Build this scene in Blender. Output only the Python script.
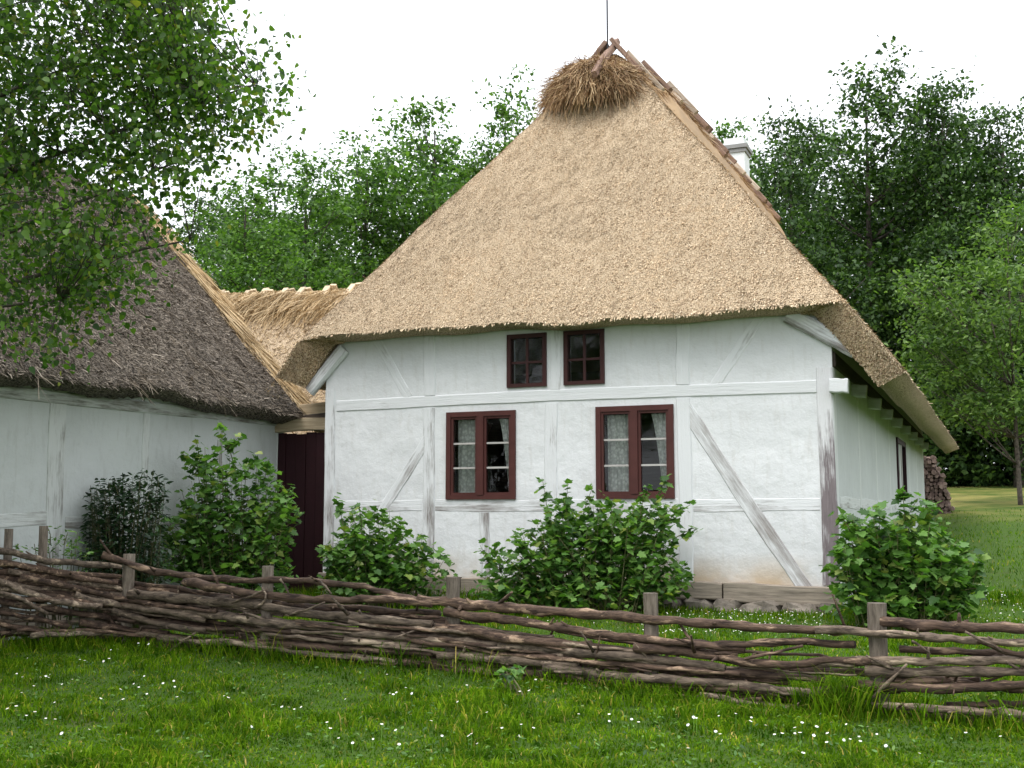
import bpy, math, random
import numpy as np
from mathutils import Vector, Matrix
R = math.radians
rng = np.random.default_rng(7); random.seed(7)
scene = bpy.context.scene
for o in list(bpy.data.objects): bpy.data.objects.remove(o)
COL = scene.collection

# ------------------------------------------------------------------ camera, sky, sun, exposure
FPX, HZ, YAW = 1150.0, 512.0, R(23)
PITCH = math.atan((HZ-384)/FPX)
CAM = np.array([1.63, -12.67, 1.05])
cam = bpy.data.cameras.new('camera'); cam.sensor_width = 36; cam.lens = FPX/1024*36
cam.clip_start = .1; cam.clip_end = 2000
co = bpy.data.objects.new('camera', cam); COL.objects.link(co)
co.location = CAM; co.rotation_euler = (math.pi/2+PITCH, 0, YAW); scene.camera = co

world = bpy.data.worlds.new('World'); scene.world = world; world.use_nodes = True
wn = world.node_tree.nodes; wl = world.node_tree.links; wn.clear()
sky = wn.new('ShaderNodeTexSky'); sky.sky_type = 'NISHITA'; sky.sun_disc = False
SUN_EL, SUN_AZ = R(60), R(200)          # azimuth clockwise from +Y: behind and left of the camera
sky.sun_elevation = SUN_EL; sky.sun_rotation = SUN_AZ; sky.dust_density = 4; sky.air_density = 1
hs = wn.new('ShaderNodeHueSaturation'); hs.inputs['Saturation'].default_value = .25
mx = wn.new('ShaderNodeMix'); mx.data_type = 'RGBA'; mx.inputs[0].default_value = .85
mx.inputs[7].default_value = (10.2, 10.6, 11.2, 1)      # the even cloud layer
bg = wn.new('ShaderNodeBackground'); bg.inputs[1].default_value = .13
wo = wn.new('ShaderNodeOutputWorld')
wl.new(sky.outputs[0], hs.inputs['Color']); wl.new(hs.outputs[0], mx.inputs[6])
wt = wn.new('ShaderNodeTexCoord'); ws = wn.new('ShaderNodeSeparateXYZ'); wl.new(wt.outputs['Generated'], ws.inputs[0])
wr_ = wn.new('ShaderNodeMapRange'); wr_.inputs[1].default_value = 0; wr_.inputs[2].default_value = 1; wr_.inputs[3].default_value = .78; wr_.inputs[4].default_value = 1.3
wl.new(ws.outputs[2], wr_.inputs[0]); wv = wn.new('ShaderNodeVectorMath'); wv.operation = 'SCALE'      # an overcast sky is brighter overhead
wl.new(mx.outputs[2], wv.inputs[0]); wl.new(wr_.outputs[0], wv.inputs['Scale']); wl.new(wv.outputs[0], bg.inputs[0]); wl.new(bg.outputs[0], wo.inputs[0])
sl = bpy.data.lights.new('sun', 'SUN'); sl.energy = 1.2; sl.angle = R(30); sl.color = (1, .96, .9)
so = bpy.data.objects.new('sun', sl); COL.objects.link(so)
sd = Vector((math.sin(SUN_AZ)*math.cos(SUN_EL), math.cos(SUN_AZ)*math.cos(SUN_EL), math.sin(SUN_EL)))
so.rotation_euler = sd.to_track_quat('Z', 'Y').to_euler()
scene.view_settings.view_transform = 'Standard'; scene.view_settings.look = 'None'
scene.view_settings.gamma = 1; scene.view_settings.exposure = 0.62

# ------------------------------------------------------------------ pixel -> place
fh = np.array([-math.sin(YAW), math.cos(YAW), 0]); rt = np.array([math.cos(YAW), math.sin(YAW), 0])
upv = np.array([0, 0, 1.]); fw = fh*math.cos(PITCH)+upv*math.sin(PITCH); up = -fh*math.sin(PITCH)+upv*math.cos(PITCH)
def ray(x, y): return (x-512)/FPX*rt-(y-384)/FPX*up+fw
def plane(x, y, n, o):
    d = ray(x, y); n = np.array(n, float); return CAM+d*(((np.array(o, float)-CAM)@n)/(d@n))
def onY(x, y, Y=0.): return plane(x, y, (0, 1, 0), (0, Y, 0))
def onX(x, y, X): return plane(x, y, (1, 0, 0), (X, 0, 0))
def atd(x, y, Z): d = ray(x, y); return CAM+d*(Z/(d@fh))
def sstep(a, b, t): t = np.clip((t-a)/(b-a), 0, 1); return t*t*(3-2*t)
def ground(x, y):
    x = np.asarray(x, float); y = np.asarray(y, float)
    z = np.where(y < 0, .043*np.maximum(y, -18), .062*y)
    z = np.where(y > 38, 2.356+.9*(1-np.exp(-(y-38)*.062/.9)), z)
    return z+.025*np.sin(x*1.3+y*.7)*np.sin(y*.9-x*.4)+.012*np.sin(x*3.1-y*2.3)
def gxy(x, y):
    t = np.arange(3, 90, .012)[:, None]; p = CAM+ray(x, y)*t
    return p[int(np.argmax(p[:, 2] < ground(p[:, 0], p[:, 1])))]

# ------------------------------------------------------------------ mesh helpers
def tag(o, label=None, cat=None, group=None, kind=None):
    for k, v in (('label', label), ('category', cat), ('group', group), ('kind', kind)):
        if v: o[k] = v
    return o
def link(name, me, mat=None, parent=None):
    o = bpy.data.objects.new(name, me); COL.objects.link(o)
    if mat and me is not None and not me.materials: me.materials.append(mat)
    if parent:
        o.parent = parent
        o.matrix_parent_inverse = Matrix.Identity(4)
        if parent.parent is None and False: pass
    return o
def empty(name, loc=(0, 0, 0)):
    o = bpy.data.objects.new(name, None); COL.objects.link(o); o.location = loc; o.empty_display_size = .2; return o
WP = {}
def rel(v, parent):
    """world vertices -> parent's frame (parents are only translated)"""
    off = np.zeros(3); p = parent
    while p is not None: off = off+np.array(p.location); p = p.parent
    return np.asarray(v, float)-off
def npmesh(name, V, F, smooth=False):
    V = np.ascontiguousarray(V, dtype=np.float32); F = np.ascontiguousarray(F, dtype=np.int32)
    me = bpy.data.meshes.new(name); m, f = F.shape
    me.vertices.add(len(V)); me.vertices.foreach_set('co', V.ravel())
    me.loops.add(m*f); me.loops.foreach_set('vertex_index', F.ravel())
    me.polygons.add(m); me.polygons.foreach_set('loop_start', np.arange(0, m*f, f, dtype=np.int32))
    try: me.polygons.foreach_set('loop_total', np.full(m, f, dtype=np.int32))
    except Exception: pass
    if smooth: me.polygons.foreach_set('use_smooth', np.ones(m, dtype=bool))
    me.update(calc_edges=True); return me
class MB:
    def __init__(s): s.v = []; s.f = []
    def add(s, vs, fs):
        b = len(s.v); s.v += [tuple(map(float, p)) for p in vs]; s.f += [tuple(b+i for i in f) for f in fs]; return s
    def box(s, x0, x1, y0, y1, z0, z1):
        return s.add([(x0,y0,z0),(x1,y0,z0),(x1,y1,z0),(x0,y1,z0),(x0,y0,z1),(x1,y0,z1),(x1,y1,z1),(x0,y1,z1)],
            [(0,3,2,1),(4,5,6,7),(0,1,5,4),(1,2,6,5),(2,3,7,6),(3,0,4,7)])
    def tube(s, P, rad, n=7, cap=True, seed=None, rough=0.):
        P = np.asarray(P, float); m = len(P); rad = np.broadcast_to(np.asarray(rad, float), (m,))
        T = np.gradient(P, axis=0); T /= np.linalg.norm(T, axis=1)[:, None]+1e-9
        a = np.array([0, 0, 1.]) if abs(T[0][2]) < .9 else np.array([1., 0, 0])
        N = np.cross(T[0], a); N /= np.linalg.norm(N); vs = []; r_ = random.Random(seed)
        for i in range(m):
            N = N-T[i]*(N@T[i]); N /= np.linalg.norm(N)+1e-9; B = np.cross(T[i], N)
            for k in range(n):
                an = 2*math.pi*k/n; q = rad[i]*(1+(r_.uniform(-rough, rough) if rough else 0))
                vs.append(P[i]+(N*math.cos(an)+B*math.sin(an))*q)
        fs = [(i*n+k, i*n+(k+1) % n, (i+1)*n+(k+1) % n, (i+1)*n+k) for i in range(m-1) for k in range(n)]
        if cap: fs += [tuple(range(n-1, -1, -1)), tuple((m-1)*n+k for k in range(n))]
        return s.add(vs, fs)
    def mesh(s, name, smooth=False):
        me = bpy.data.meshes.new(name); me.from_pydata(s.v, [], s.f); me.update()
        if smooth: me.polygons.foreach_set('use_smooth', np.ones(len(me.polygons), dtype=bool))
        return me
    def build(s, name, mat, parent=None, smooth=False):
        if parent is not None: s.v = [tuple(p) for p in rel(s.v, parent)]
        return link(name, s.mesh(name, smooth), mat, parent)
def beam(name, a, b, w, d, mat, parent, n=(0, -1, 0), wob=.008, seg=8, w2=None, bev=.012):
    """timber from a to b; w across the face, d deep along n; local X runs along its length so the grain follows it"""
    a = Vector(rel(a, parent)); b = Vector(rel(b, parent)); X = (b-a); L = X.length; X.normalize()
    N = Vector(n); N = (N-X*N.dot(X)).normalized(); Y = N.cross(X)
    vs = []; fs = []; r_ = random.Random(hash((round(a.x*50), round(a.z*50), round(b.x*50))) & 0xffff)
    o1 = r_.uniform(0, 6); w2 = w2 or w
    for i in range(seg+1):
        t = i/seg; ww = (w+(w2-w)*t)/2*(1+r_.uniform(-.05, .05)); off = wob*math.sin(o1+t*5)
        for (yy, zz) in ((-ww, 0), (-ww, d-bev), (-ww+bev, d), (ww-bev, d), (ww, d-bev), (ww, 0)):
            vs.append((L*t, yy+off+r_.uniform(-.002, .002), zz-.03+r_.uniform(-.0015, .0015)))
    for i in range(seg):
        for k in range(6): fs.append((i*6+k, i*6+(k+1) % 6, (i+1)*6+(k+1) % 6, (i+1)*6+k))
    fs += [tuple(range(5, -1, -1)), tuple(seg*6+k for k in range(6))]
    me = bpy.data.meshes.new(name); me.from_pydata(vs, [], fs); me.update()
    o = link(name, me, mat, parent)
    o.matrix_local = Matrix(((X.x, Y.x, N.x, a.x), (X.y, Y.y, N.y, a.y), (X.z, Y.z, N.z, a.z), (0, 0, 0, 1)))
    return o
def scatter(tv, tf, P, Rm, S):
    """copies of a small template, joined into arrays: P (N,3), Rm (N,3,3) columns = axes, S (N,) or (N,3)"""
    tv = np.asarray(tv, float); tf = np.asarray(tf, int); N = len(P); S = np.asarray(S, float)
    if S.ndim == 1: S = S[:, None]*np.ones(3)
    V = np.einsum('nij,nkj->nki', Rm, tv[None]*S[:, None, :])+P[:, None, :]
    F = tf[None]+(np.arange(N)*len(tv))[:, None, None]
    return V.reshape(-1, 3), F.reshape(-1, tf.shape[1])
def norm(a): return a/(np.linalg.norm(a, axis=-1, keepdims=True)+1e-9)
def frames(nrm, head):
    """columns: X = side, Y = heading, Z = normal"""
    Z = norm(nrm); Y = norm(head-Z*np.sum(head*Z, -1, keepdims=True)); X = np.cross(Y, Z)
    return np.stack([X, Y, Z], -1)
def rand_dirs(n): return norm(rng.normal(size=(n, 3)))

# ------------------------------------------------------------------ materials
def M(name):
    m = bpy.data.materials.new(name); m.use_nodes = True; nt = m.node_tree; nt.nodes.clear()
    out = nt.nodes.new('ShaderNodeOutputMaterial'); b = nt.nodes.new('ShaderNodeBsdfPrincipled')
    nt.links.new(b.outputs[0], out.inputs[0]); b.inputs['Roughness'].default_value = .8
    b.inputs['Specular IOR Level'].default_value = .25
    return m, nt, b
def N(nt, t, **kw):
    n = nt.nodes.new(t)
    for k, v in kw.items():
        if k in n.inputs: n.inputs[k].default_value = v
        else: setattr(n, k, v)
    return n
def coords(nt, scale=(1, 1, 1), kind='Object'):
    tc = N(nt, 'ShaderNodeTexCoord'); mp = N(nt, 'ShaderNodeMapping'); mp.inputs['Scale'].default_value = scale
    nt.links.new(tc.outputs[kind], mp.inputs[0]); return mp.outputs[0]
def noise(nt, vec, scale, detail=4, rough=.55):
    n = N(nt, 'ShaderNodeTexNoise'); n.inputs['Scale'].default_value = scale
    n.inputs['Detail'].default_value = detail; n.inputs['Roughness'].default_value = rough
    if vec is not None: nt.links.new(vec, n.inputs['Vector'])
    return n.outputs[0]
def ramp(nt, fac, stops):
    r = N(nt, 'ShaderNodeValToRGB'); e = r.color_ramp.elements
    while len(e) < len(stops): e.new(.5)
    for el, (p, c) in zip(e, stops): el.position = p; el.color = (*c, 1) if len(c) == 3 else c
    nt.links.new(fac, r.inputs[0]); return r.outputs[0]
def mix(nt, fac, a, b, mode='MIX'):
    m = N(nt, 'ShaderNodeMix', data_type='RGBA', blend_type=mode)
    for s, i in ((fac, 0), (a, 6), (b, 7)):
        if hasattr(s, 'links'): nt.links.new(s, m.inputs[i])
        else: m.inputs[i].default_value = s if i == 0 else (*s, 1)
    return m.outputs[2]
def math_(nt, op, a, b=0.):
    m = N(nt, 'ShaderNodeMath', operation=op)
    for i, s in enumerate((a, b)):
        if hasattr(s, 'links'): nt.links.new(s, m.inputs[i])
        else: m.inputs[i].default_value = s
    return m.outputs[0]
def bump(nt, b, h, strength, dist, prev=None):
    n = N(nt, 'ShaderNodeBump'); n.inputs['Strength'].default_value = strength; n.inputs['Distance'].default_value = dist
    nt.links.new(h, n.inputs['Height'])
    if prev is not None: nt.links.new(prev, n.inputs['Normal'])
    nt.links.new(n.outputs[0], b.inputs['Normal']); return n.outputs[0]
def sepz(nt, vec):
    s = N(nt, 'ShaderNodeSeparateXYZ'); nt.links.new(vec, s.inputs[0]); return s.outputs
def island(nt): return N(nt, 'ShaderNodeNewGeometry').outputs['Random Per Island']

def m_plaster(name, white=(.69, .70, .71), dirt=(.46, .44, .40), amt=.45, stain=True):
    m, nt, b = M(name); v = coords(nt)
    n1 = noise(nt, v, .9, 6); n2 = noise(nt, coords(nt, (6, 6, 1.2)), 2.2, 6, .65); n3 = noise(nt, v, 18, 4)
    c = mix(nt, ramp(nt, n1, [(.35, (0, 0, 0)), (.75, (1, 1, 1))]), white, tuple(.86*w for w in white))
    c = mix(nt, math_(nt, 'MULTIPLY', ramp(nt, n2, [(.52, (0, 0, 0)), (.78, (1, 1, 1))]), amt), c, dirt)
    c = mix(nt, math_(nt, 'MULTIPLY', ramp(nt, n3, [(.62, (0, 0, 0)), (.8, (1, 1, 1))]), .25), c, dirt)
    if stain:
        z = sepz(nt, v)[2]
        mr = N(nt, 'ShaderNodeMapRange'); nt.links.new(z, mr.inputs[0])
        for i, q in ((1, .26), (2, .62), (3, 1), (4, 0)): mr.inputs[i].default_value = q
        sn = ramp(nt, noise(nt, v, 1.3, 5), [(.38, (0, 0, 0)), (.62, (1, 1, 1))])
        c = mix(nt, math_(nt, 'MULTIPLY', math_(nt, 'MULTIPLY', mr.outputs[0], sn), .9), c, (.46, .33, .19))
    nt.links.new(c, b.inputs['Base Color']); b.inputs['Roughness'].default_value = .95
    br = N(nt, 'ShaderNodeTexBrick'); br.inputs['Scale'].default_value = 1
    br.inputs['Brick Width'].default_value = .24; br.inputs['Row Height'].default_value = .078; br.inputs['Mortar Size'].default_value = .012
    br.inputs['Mortar Smooth'].default_value = .8
    mp = N(nt, 'ShaderNodeMapping'); mp.inputs['Rotation'].default_value = (R(90), 0, 0)
    wob = N(nt, 'ShaderNodeVectorMath', operation='ADD')
    sc = N(nt, 'ShaderNodeVectorMath', operation='SCALE'); sc.inputs['Scale'].default_value = .03
    nc = N(nt, 'ShaderNodeTexNoise'); nc.inputs['Scale'].default_value = 3; nt.links.new(v, nc.inputs[0])
    nt.links.new(nc.outputs[1], sc.inputs[0]); nt.links.new(v, wob.inputs[0]); nt.links.new(sc.outputs[0], wob.inputs[1])
    nt.links.new(wob.outputs[0], mp.inputs[0]); nt.links.new(mp.outputs[0], br.inputs['Vector'])
    p = bump(nt, b, noise(nt, v, 2.5, 5), .6, .06); p = bump(nt, b, br.outputs['Fac'], -.25, .008, p)
    bump(nt, b, noise(nt, v, 45, 5, .7), .45, .008, p); return m
def m_limetimber(name, lo, hi, bare=(.19, .17, .16), white=(.67, .68, .69), grad=None):
    """limewash worn off along the grain: below lo white, above hi bare wood"""
    m, nt, b = M(name)
    g_ = noise(nt, coords(nt, (1.6, 22, 22)), 1.6, 7, .7); p_ = noise(nt, coords(nt, (1.2, 3, 3)), 1.7, 5)
    oi = N(nt, 'ShaderNodeObjectInfo')
    f = math_(nt, 'ADD', math_(nt, 'MULTIPLY', g_, .55), math_(nt, 'MULTIPLY', p_, .45))
    f = math_(nt, 'ADD', f, math_(nt, 'MULTIPLY', math_(nt, 'SUBTRACT', oi.outputs['Random'], .5), .05))
    if grad:     # wear that grows along the timber
        mr = N(nt, 'ShaderNodeMapRange'); nt.links.new(sepz(nt, coords(nt))[0], mr.inputs[0])
        for i, q in ((1, grad[0]), (2, grad[1]), (3, grad[2]), (4, 0)): mr.inputs[i].default_value = q
        f = math_(nt, 'ADD', f, mr.outputs[0])
    k = ramp(nt, f, [(lo, (0, 0, 0)), (hi, (1, 1, 1))])
    bc = mix(nt, noise(nt, coords(nt, (2, 30, 30)), 2, 4), tuple(x*.55 for x in bare), tuple(x*1.7 for x in bare))
    nt.links.new(mix(nt, k, white, bc), b.inputs['Base Color']); b.inputs['Roughness'].default_value = .92
    p = bump(nt, b, g_, .7, .012); bump(nt, b, noise(nt, coords(nt), 40, 3), .3, .005, p); return m
def m_wood(name, a, c, along=(1.5, 25, 25), rough=.85, bs=.6):
    m, nt, b = M(name); n1 = noise(nt, coords(nt, along), 1.6, 7, .68); oi = N(nt, 'ShaderNodeObjectInfo')
    col = mix(nt, ramp(nt, n1, [(.3, (0, 0, 0)), (.7, (1, 1, 1))]), a, c)
    hv = N(nt, 'ShaderNodeHueSaturation'); nt.links.new(col, hv.inputs['Color'])
    nt.links.new(math_(nt, 'ADD', math_(nt, 'MULTIPLY', oi.outputs['Random'], .6), .7), hv.inputs['Value'])
    nt.links.new(hv.outputs[0], b.inputs['Base Color']); b.inputs['Roughness'].default_value = rough
    bump(nt, b, n1, bs, .01); return m
def m_paint(name, col, var=.35, rough=.5):
    m, nt, b = M(name); v = coords(nt)
    n1 = noise(nt, v, 7, 6); n2 = noise(nt, v, 60, 3)
    nt.links.new(mix(nt, n1, tuple(x*(1-var) for x in col), tuple(x*(1+var) for x in col)), b.inputs['Base Color'])
    b.inputs['Roughness'].default_value = rough; bump(nt, b, n2, .25, .004); return m
def m_straw(name, stops, transl=.15):
    m, nt, b = M(name)
    c = ramp(nt, island(nt), stops)
    lg = noise(nt, coords(nt), .55, 5)
    c = mix(nt, ramp(nt, lg, [(.35, (.74, .74, .76)), (.68, (1.08, 1.05, 1.0))]), (1, 1, 1), c, 'MULTIPLY') if False else mix(nt, 1., c, ramp(nt, lg, [(.35, (.78, .77, .76)), (.68, (1.06, 1.04, 1.0))]), 'MULTIPLY')
    c = mix(nt, 1., c, ramp(nt, noise(nt, coords(nt, (9, .9, .9)), 1.5, 4, .6), [(.32, (.80, .79, .78)), (.62, (1.06, 1.05, 1.04))]), 'MULTIPLY')
    nt.links.new(c, b.inputs['Base Color']); b.inputs['Roughness'].default_value = .7; return m
def m_thatch(name, lo, mid, hi, scale=38, stretch=(1, 1, 1), large=.3):
    m, nt, b = M(name); v = coords(nt, stretch)
    n1 = noise(nt, v, scale, 3, .6); n2 = noise(nt, coords(nt), .8, 5); vo = N(nt, 'ShaderNodeTexVoronoi'); vo.inputs['Scale'].default_value = scale*1.3
    nt.links.new(v, vo.inputs['Vector'])
    h = math_(nt, 'SUBTRACT', math_(nt, 'ADD', n1, .25), math_(nt, 'MULTIPLY', vo.outputs['Distance'], .6))
    c = ramp(nt, h, [(.2, lo), (.42, mid), (.65, hi)])
    c = mix(nt, 1., c, ramp(nt, n2, [(.3, (1-large,)*3), (.7, (1.05,)*3)]), 'MULTIPLY')
    nt.links.new(c, b.inputs['Base Color']); b.inputs['Roughness'].default_value = .85
    bump(nt, b, h, .9, .03); return m
def m_leaf(name, stops, transl=.3, rough=.45, spec=.3, lgv=(1.1, (.8, .82, .85), (1.15, 1.1, 1.0))):
    m, nt, b = M(name); out = [n for n in nt.nodes if n.type == 'OUTPUT_MATERIAL'][0]
    c = ramp(nt, island(nt), stops)
    lg = ramp(nt, noise(nt, coords(nt), lgv[0], 4), [(.32, lgv[1]), (.68, lgv[2])]); c = mix(nt, 1., c, lg, 'MULTIPLY')
    nt.links.new(c, b.inputs['Base Color']); b.inputs['Roughness'].default_value = rough; b.inputs['Specular IOR Level'].default_value = spec
    t = N(nt, 'ShaderNodeBsdfTranslucent'); tc = mix(nt, 1., c, (1.15, 1.35, .5), 'MULTIPLY'); nt.links.new(tc, t.inputs[0])
    ms = N(nt, 'ShaderNodeMixShader'); ms.inputs[0].default_value = transl
    nt.links.new(b.outputs[0], ms.inputs[1]); nt.links.new(t.outputs[0], ms.inputs[2]); nt.links.new(ms.outputs[0], out.inputs[0]); return m
def m_bark(name, a, c, scale=9, sx=(1, 1, 1), pale=None, psx=(3, 3, 9)):
    m, nt, b = M(name); n1 = noise(nt, coords(nt, sx), scale, 6, .7); oi = N(nt, 'ShaderNodeObjectInfo')
    col = mix(nt, ramp(nt, n1, [(.35, (0, 0, 0)), (.68, (1, 1, 1))]), a, c)
    if pale:
        k = ramp(nt, noise(nt, coords(nt, psx), 1.6, 5, .7), [(.55, (0, 0, 0)), (.64, (1, 1, 1))])
        col = mix(nt, math_(nt, 'MULTIPLY', k, .85), col, pale)
    hv = N(nt, 'ShaderNodeHueSaturation'); nt.links.new(col, hv.inputs['Color'])
    nt.links.new(math_(nt, 'ADD', math_(nt, 'MULTIPLY', oi.outputs['Random'], .7), .65), hv.inputs['Value'])
    nt.links.new(hv.outputs[0], b.inputs['Base Color']); bump(nt, b, n1, .8, .02); return m

PLASTER = m_plaster('limewashed_plaster')
PLASTER_B = m_plaster('limewashed_plaster_shaded', (.50, .525, .51), (.29, .285, .255), .4, False)  # darker, greener limewash: shade from tree and eaves is put into the colour
LT1 = m_limetimber('limewashed_timber', .58, .72)
LT2 = m_limetimber('worn_limewashed_timber', .49, .65)
LT3 = m_limetimber('bare_limewashed_timber', .40, .54, (.16, .13, .13), (.62, .60, .60))
LT4 = m_limetimber('streaked_limewashed_timber', .42, .62, (.25, .23, .22))
LT5 = m_limetimber('corner_post_timber', .52, .66, (.16, .135, .14), (.64, .64, .65), (1.1, 1.9, .17))
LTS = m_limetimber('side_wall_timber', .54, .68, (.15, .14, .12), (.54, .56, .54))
SILLW = m_wood('weathered_sill_wood', (.10, .085, .068), (.33, .28, .225))
BROWNP = m_paint('brown_red_paint', (.045, .015, .014)); REDP = m_paint('oxblood_paint', (.070, .023, .020)); MAROON = m_paint('dark_maroon_paint', (.022, .0045, .007), .3, .6)
PUTTY = m_paint('putty_grey', (.42, .40, .38), .3)
TANW = m_wood('pale_sawn_wood', (.36, .27, .17), (.62, .50, .35)); RIDERW = m_wood('ridge_rider_wood', (.09, .05, .038), (.30, .20, .15))
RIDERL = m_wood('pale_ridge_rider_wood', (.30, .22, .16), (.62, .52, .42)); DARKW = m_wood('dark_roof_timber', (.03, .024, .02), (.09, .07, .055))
STONE = m_bark('field_stone', (.075, .066, .054), (.24, .205, .17), 6)
THATCH = m_thatch('new_reed_thatch', (.13, .085, .05), (.58, .43, .275), (.82, .66, .47), 70, (1, 1, 1), .15)
STRAW = m_straw('reed_ends', [(0, (.16, .10, .057)), (.17, (.37, .255, .155)), (.27, (.62, .465, .31)), (.6, (.74, .58, .39)), (1, (.88, .75, .56))])
HAY = m_straw('ridge_straw', [(0, (.13, .072, .038)), (.4, (.32, .195, .10)), (.75, (.50, .345, .19)), (1, (.66, .51, .32))])
OLDTHATCH = m_thatch('old_weathered_thatch', (.03, .024, .018), (.145, .118, .092), (.35, .295, .235), 36, (1, 1, 1), .45)
OLDSTRAW = m_straw('weathered_straw', [(0, (.055, .043, .032)), (.45, (.165, .134, .104)), (.85, (.31, .26, .205)), (1, (.55, .48, .40))])
GOLDSTRAW = m_straw('golden_straw', [(0, (.26, .17, .08)), (.4, (.48, .345, .185)), (1, (.72, .57, .36))])
BARK = m_bark('tree_bark', (.03, .025, .02), (.12, .10, .085), 11)
RAIL = m_bark('fence_branch_bark', (.020, .012, .009), (.135, .088, .062), 5, (1.2, 5, 6), (.36, .25, .17), (1.6, 9, 11))
RAIL2 = m_bark('fence_branch_grey_bark', (.034, .024, .018), (.25, .19, .14), 5, (1.2, 5, 6), (.46, .36, .26), (1.4, 9, 11))
POSTW = m_bark('fence_post_wood', (.10, .08, .062), (.27, .225, .18), 10, (4, 4, .6))
LEAF_FG = m_leaf('aspen_leaf', [(0, (.022, .058, .013)), (.5, (.065, .14, .024)), (.9, (.13, .235, .042)), (1, (.19, .20, .04))], .5)
LEAF_BG = m_leaf('far_leaf', [(0, (.024, .062, .016)), (.5, (.078, .165, .034)), (1, (.165, .29, .065))], .42)
LEAF_DK = m_leaf('dark_leaf', [(0, (.014, .036, .011)), (.6, (.047, .100, .026)), (1, (.115, .205, .05))], .32)
LEAF_LT = m_leaf('fresh_leaf', [(0, (.035, .075, .020)), (.5, (.10, .185, .045)), (1, (.21, .32, .095))], .42)
LEAF_CU = m_leaf('currant_leaf', [(0, (.030, .082, .018)), (.45, (.095, .21, .042)), (.9, (.18, .335, .078)), (1, (.28, .33, .08))], .42, .42, .4)
LEAF_RO = m_leaf('rose_leaf', [(0, (.008, .024, .010)), (.6, (.02, .052, .018)), (1, (.045, .10, .03))], .2, .4, .4)
STEM = m_bark('green_stem', (.07, .08, .03), (.13, .12, .06), 20)
GRASS = m_leaf('grass_blade', [(0, (.040, .110, .006)), (.5, (.085, .195, .010)), (.86, (.14, .26, .016)), (.96, (.22, .26, .04)), (1, (.42, .36, .17))], .38, .8, .03, (4.2, (.30, .38, .34), (1.55, 1.3, .85)))
def m_ground():
    m, nt, b = M('lawn'); v = coords(nt)
    a = noise(nt, v, .5, 7, .65); c2 = noise(nt, v, 5, 6, .7); c3 = noise(nt, v, 40, 4, .7)
    c = mix(nt, c2, (.026, .058, .006), (.08, .15, .014))
    y = sepz(nt, v)[1]; mr = N(nt, 'ShaderNodeMapRange'); nt.links.new(y, mr.inputs[0])
    for i, q in ((1, 12), (2, 20), (3, 0), (4, 1)): mr.inputs[i].default_value = q
    dry = math_(nt, 'MULTIPLY', ramp(nt, a, [(.38, (0, 0, 0)), (.60, (1, 1, 1))]), mr.outputs[0])
    c = mix(nt, math_(nt, 'MULTIPLY', dry, .85), c, mix(nt, c3, (.20, .20, .045), (.42, .34, .12)))
    c = mix(nt, math_(nt, 'MULTIPLY', ramp(nt, noise(nt, v, 1.7, 5), [(.60, (0, 0, 0)), (.72, (1, 1, 1))]), .55), c, (.085, .06, .036))
    nt.links.new(c, b.inputs['Base Color']); b.inputs['Roughness'].default_value = .95
    bump(nt, b, c3, .8, .04); return m
def m_glass():
    m, nt, b = M('window_glass'); out = [n for n in nt.nodes if n.type == 'OUTPUT_MATERIAL'][0]; nt.nodes.remove(b)
    tr = N(nt, 'ShaderNodeBsdfTransparent'); tr.inputs[0].default_value = (.86, .88, .87, 1)
    gl = N(nt, 'ShaderNodeBsdfGlossy'); gl.inputs['Roughness'].default_value = .03
    fr = N(nt, 'ShaderNodeFresnel'); fr.inputs[0].default_value = 1.38
    bp = N(nt, 'ShaderNodeBump'); bp.inputs['Strength'].default_value = .12; bp.inputs['Distance'].default_value = .02
    nt.links.new(noise(nt, coords(nt), 5, 2), bp.inputs['Height']); nt.links.new(bp.outputs[0], gl.inputs['Normal'])
    ms = N(nt, 'ShaderNodeMixShader'); nt.links.new(fr.outputs[0], ms.inputs[0])
    nt.links.new(tr.outputs[0], ms.inputs[1]); nt.links.new(gl.outputs[0], ms.inputs[2]); nt.links.new(ms.outputs[0], out.inputs[0]); return m
GLASS = m_glass()
def m_lace():
    m, nt, b = M('lace_curtain'); out = [n for n in nt.nodes if n.type == 'OUTPUT_MATERIAL'][0]
    b.inputs['Base Color'].default_value = (.88, .87, .84, 1)
    br = N(nt, 'ShaderNodeTexChecker'); br.inputs['Scale'].default_value = 34; nt.links.new(coords(nt), br.inputs[0])
    vo = N(nt, 'ShaderNodeTexVoronoi'); vo.inputs['Scale'].default_value = 26; nt.links.new(coords(nt), vo.inputs[0])
    tr = N(nt, 'ShaderNodeBsdfTransparent'); ms = N(nt, 'ShaderNodeMixShader')
    f = math_(nt, 'MULTIPLY', ramp(nt, vo.outputs['Distance'], [(.3, (.0, .0, .0)), (.6, (1, 1, 1))]), .32)
    nt.links.new(f, ms.inputs[0]); nt.links.new(b.outputs[0], ms.inputs[1]); nt.links.new(tr.outputs[0], ms.inputs[2]); nt.links.new(ms.outputs[0], out.inputs[0]); return m
LACE = m_lace()
WHITEP = m_paint('white_limewash', (.72, .73, .73), .12, .9); GREYB = m_paint('grey_brick', (.26, .255, .25), .3, .9)
IRON = m_paint('dark_iron', (.03, .03, .035), .3, .5)
PETAL = m_paint('daisy_petal', (.82, .82, .80), .05, .7); YOLK = m_paint('daisy_centre', (.75, .48, .03), .1, .7)

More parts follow.
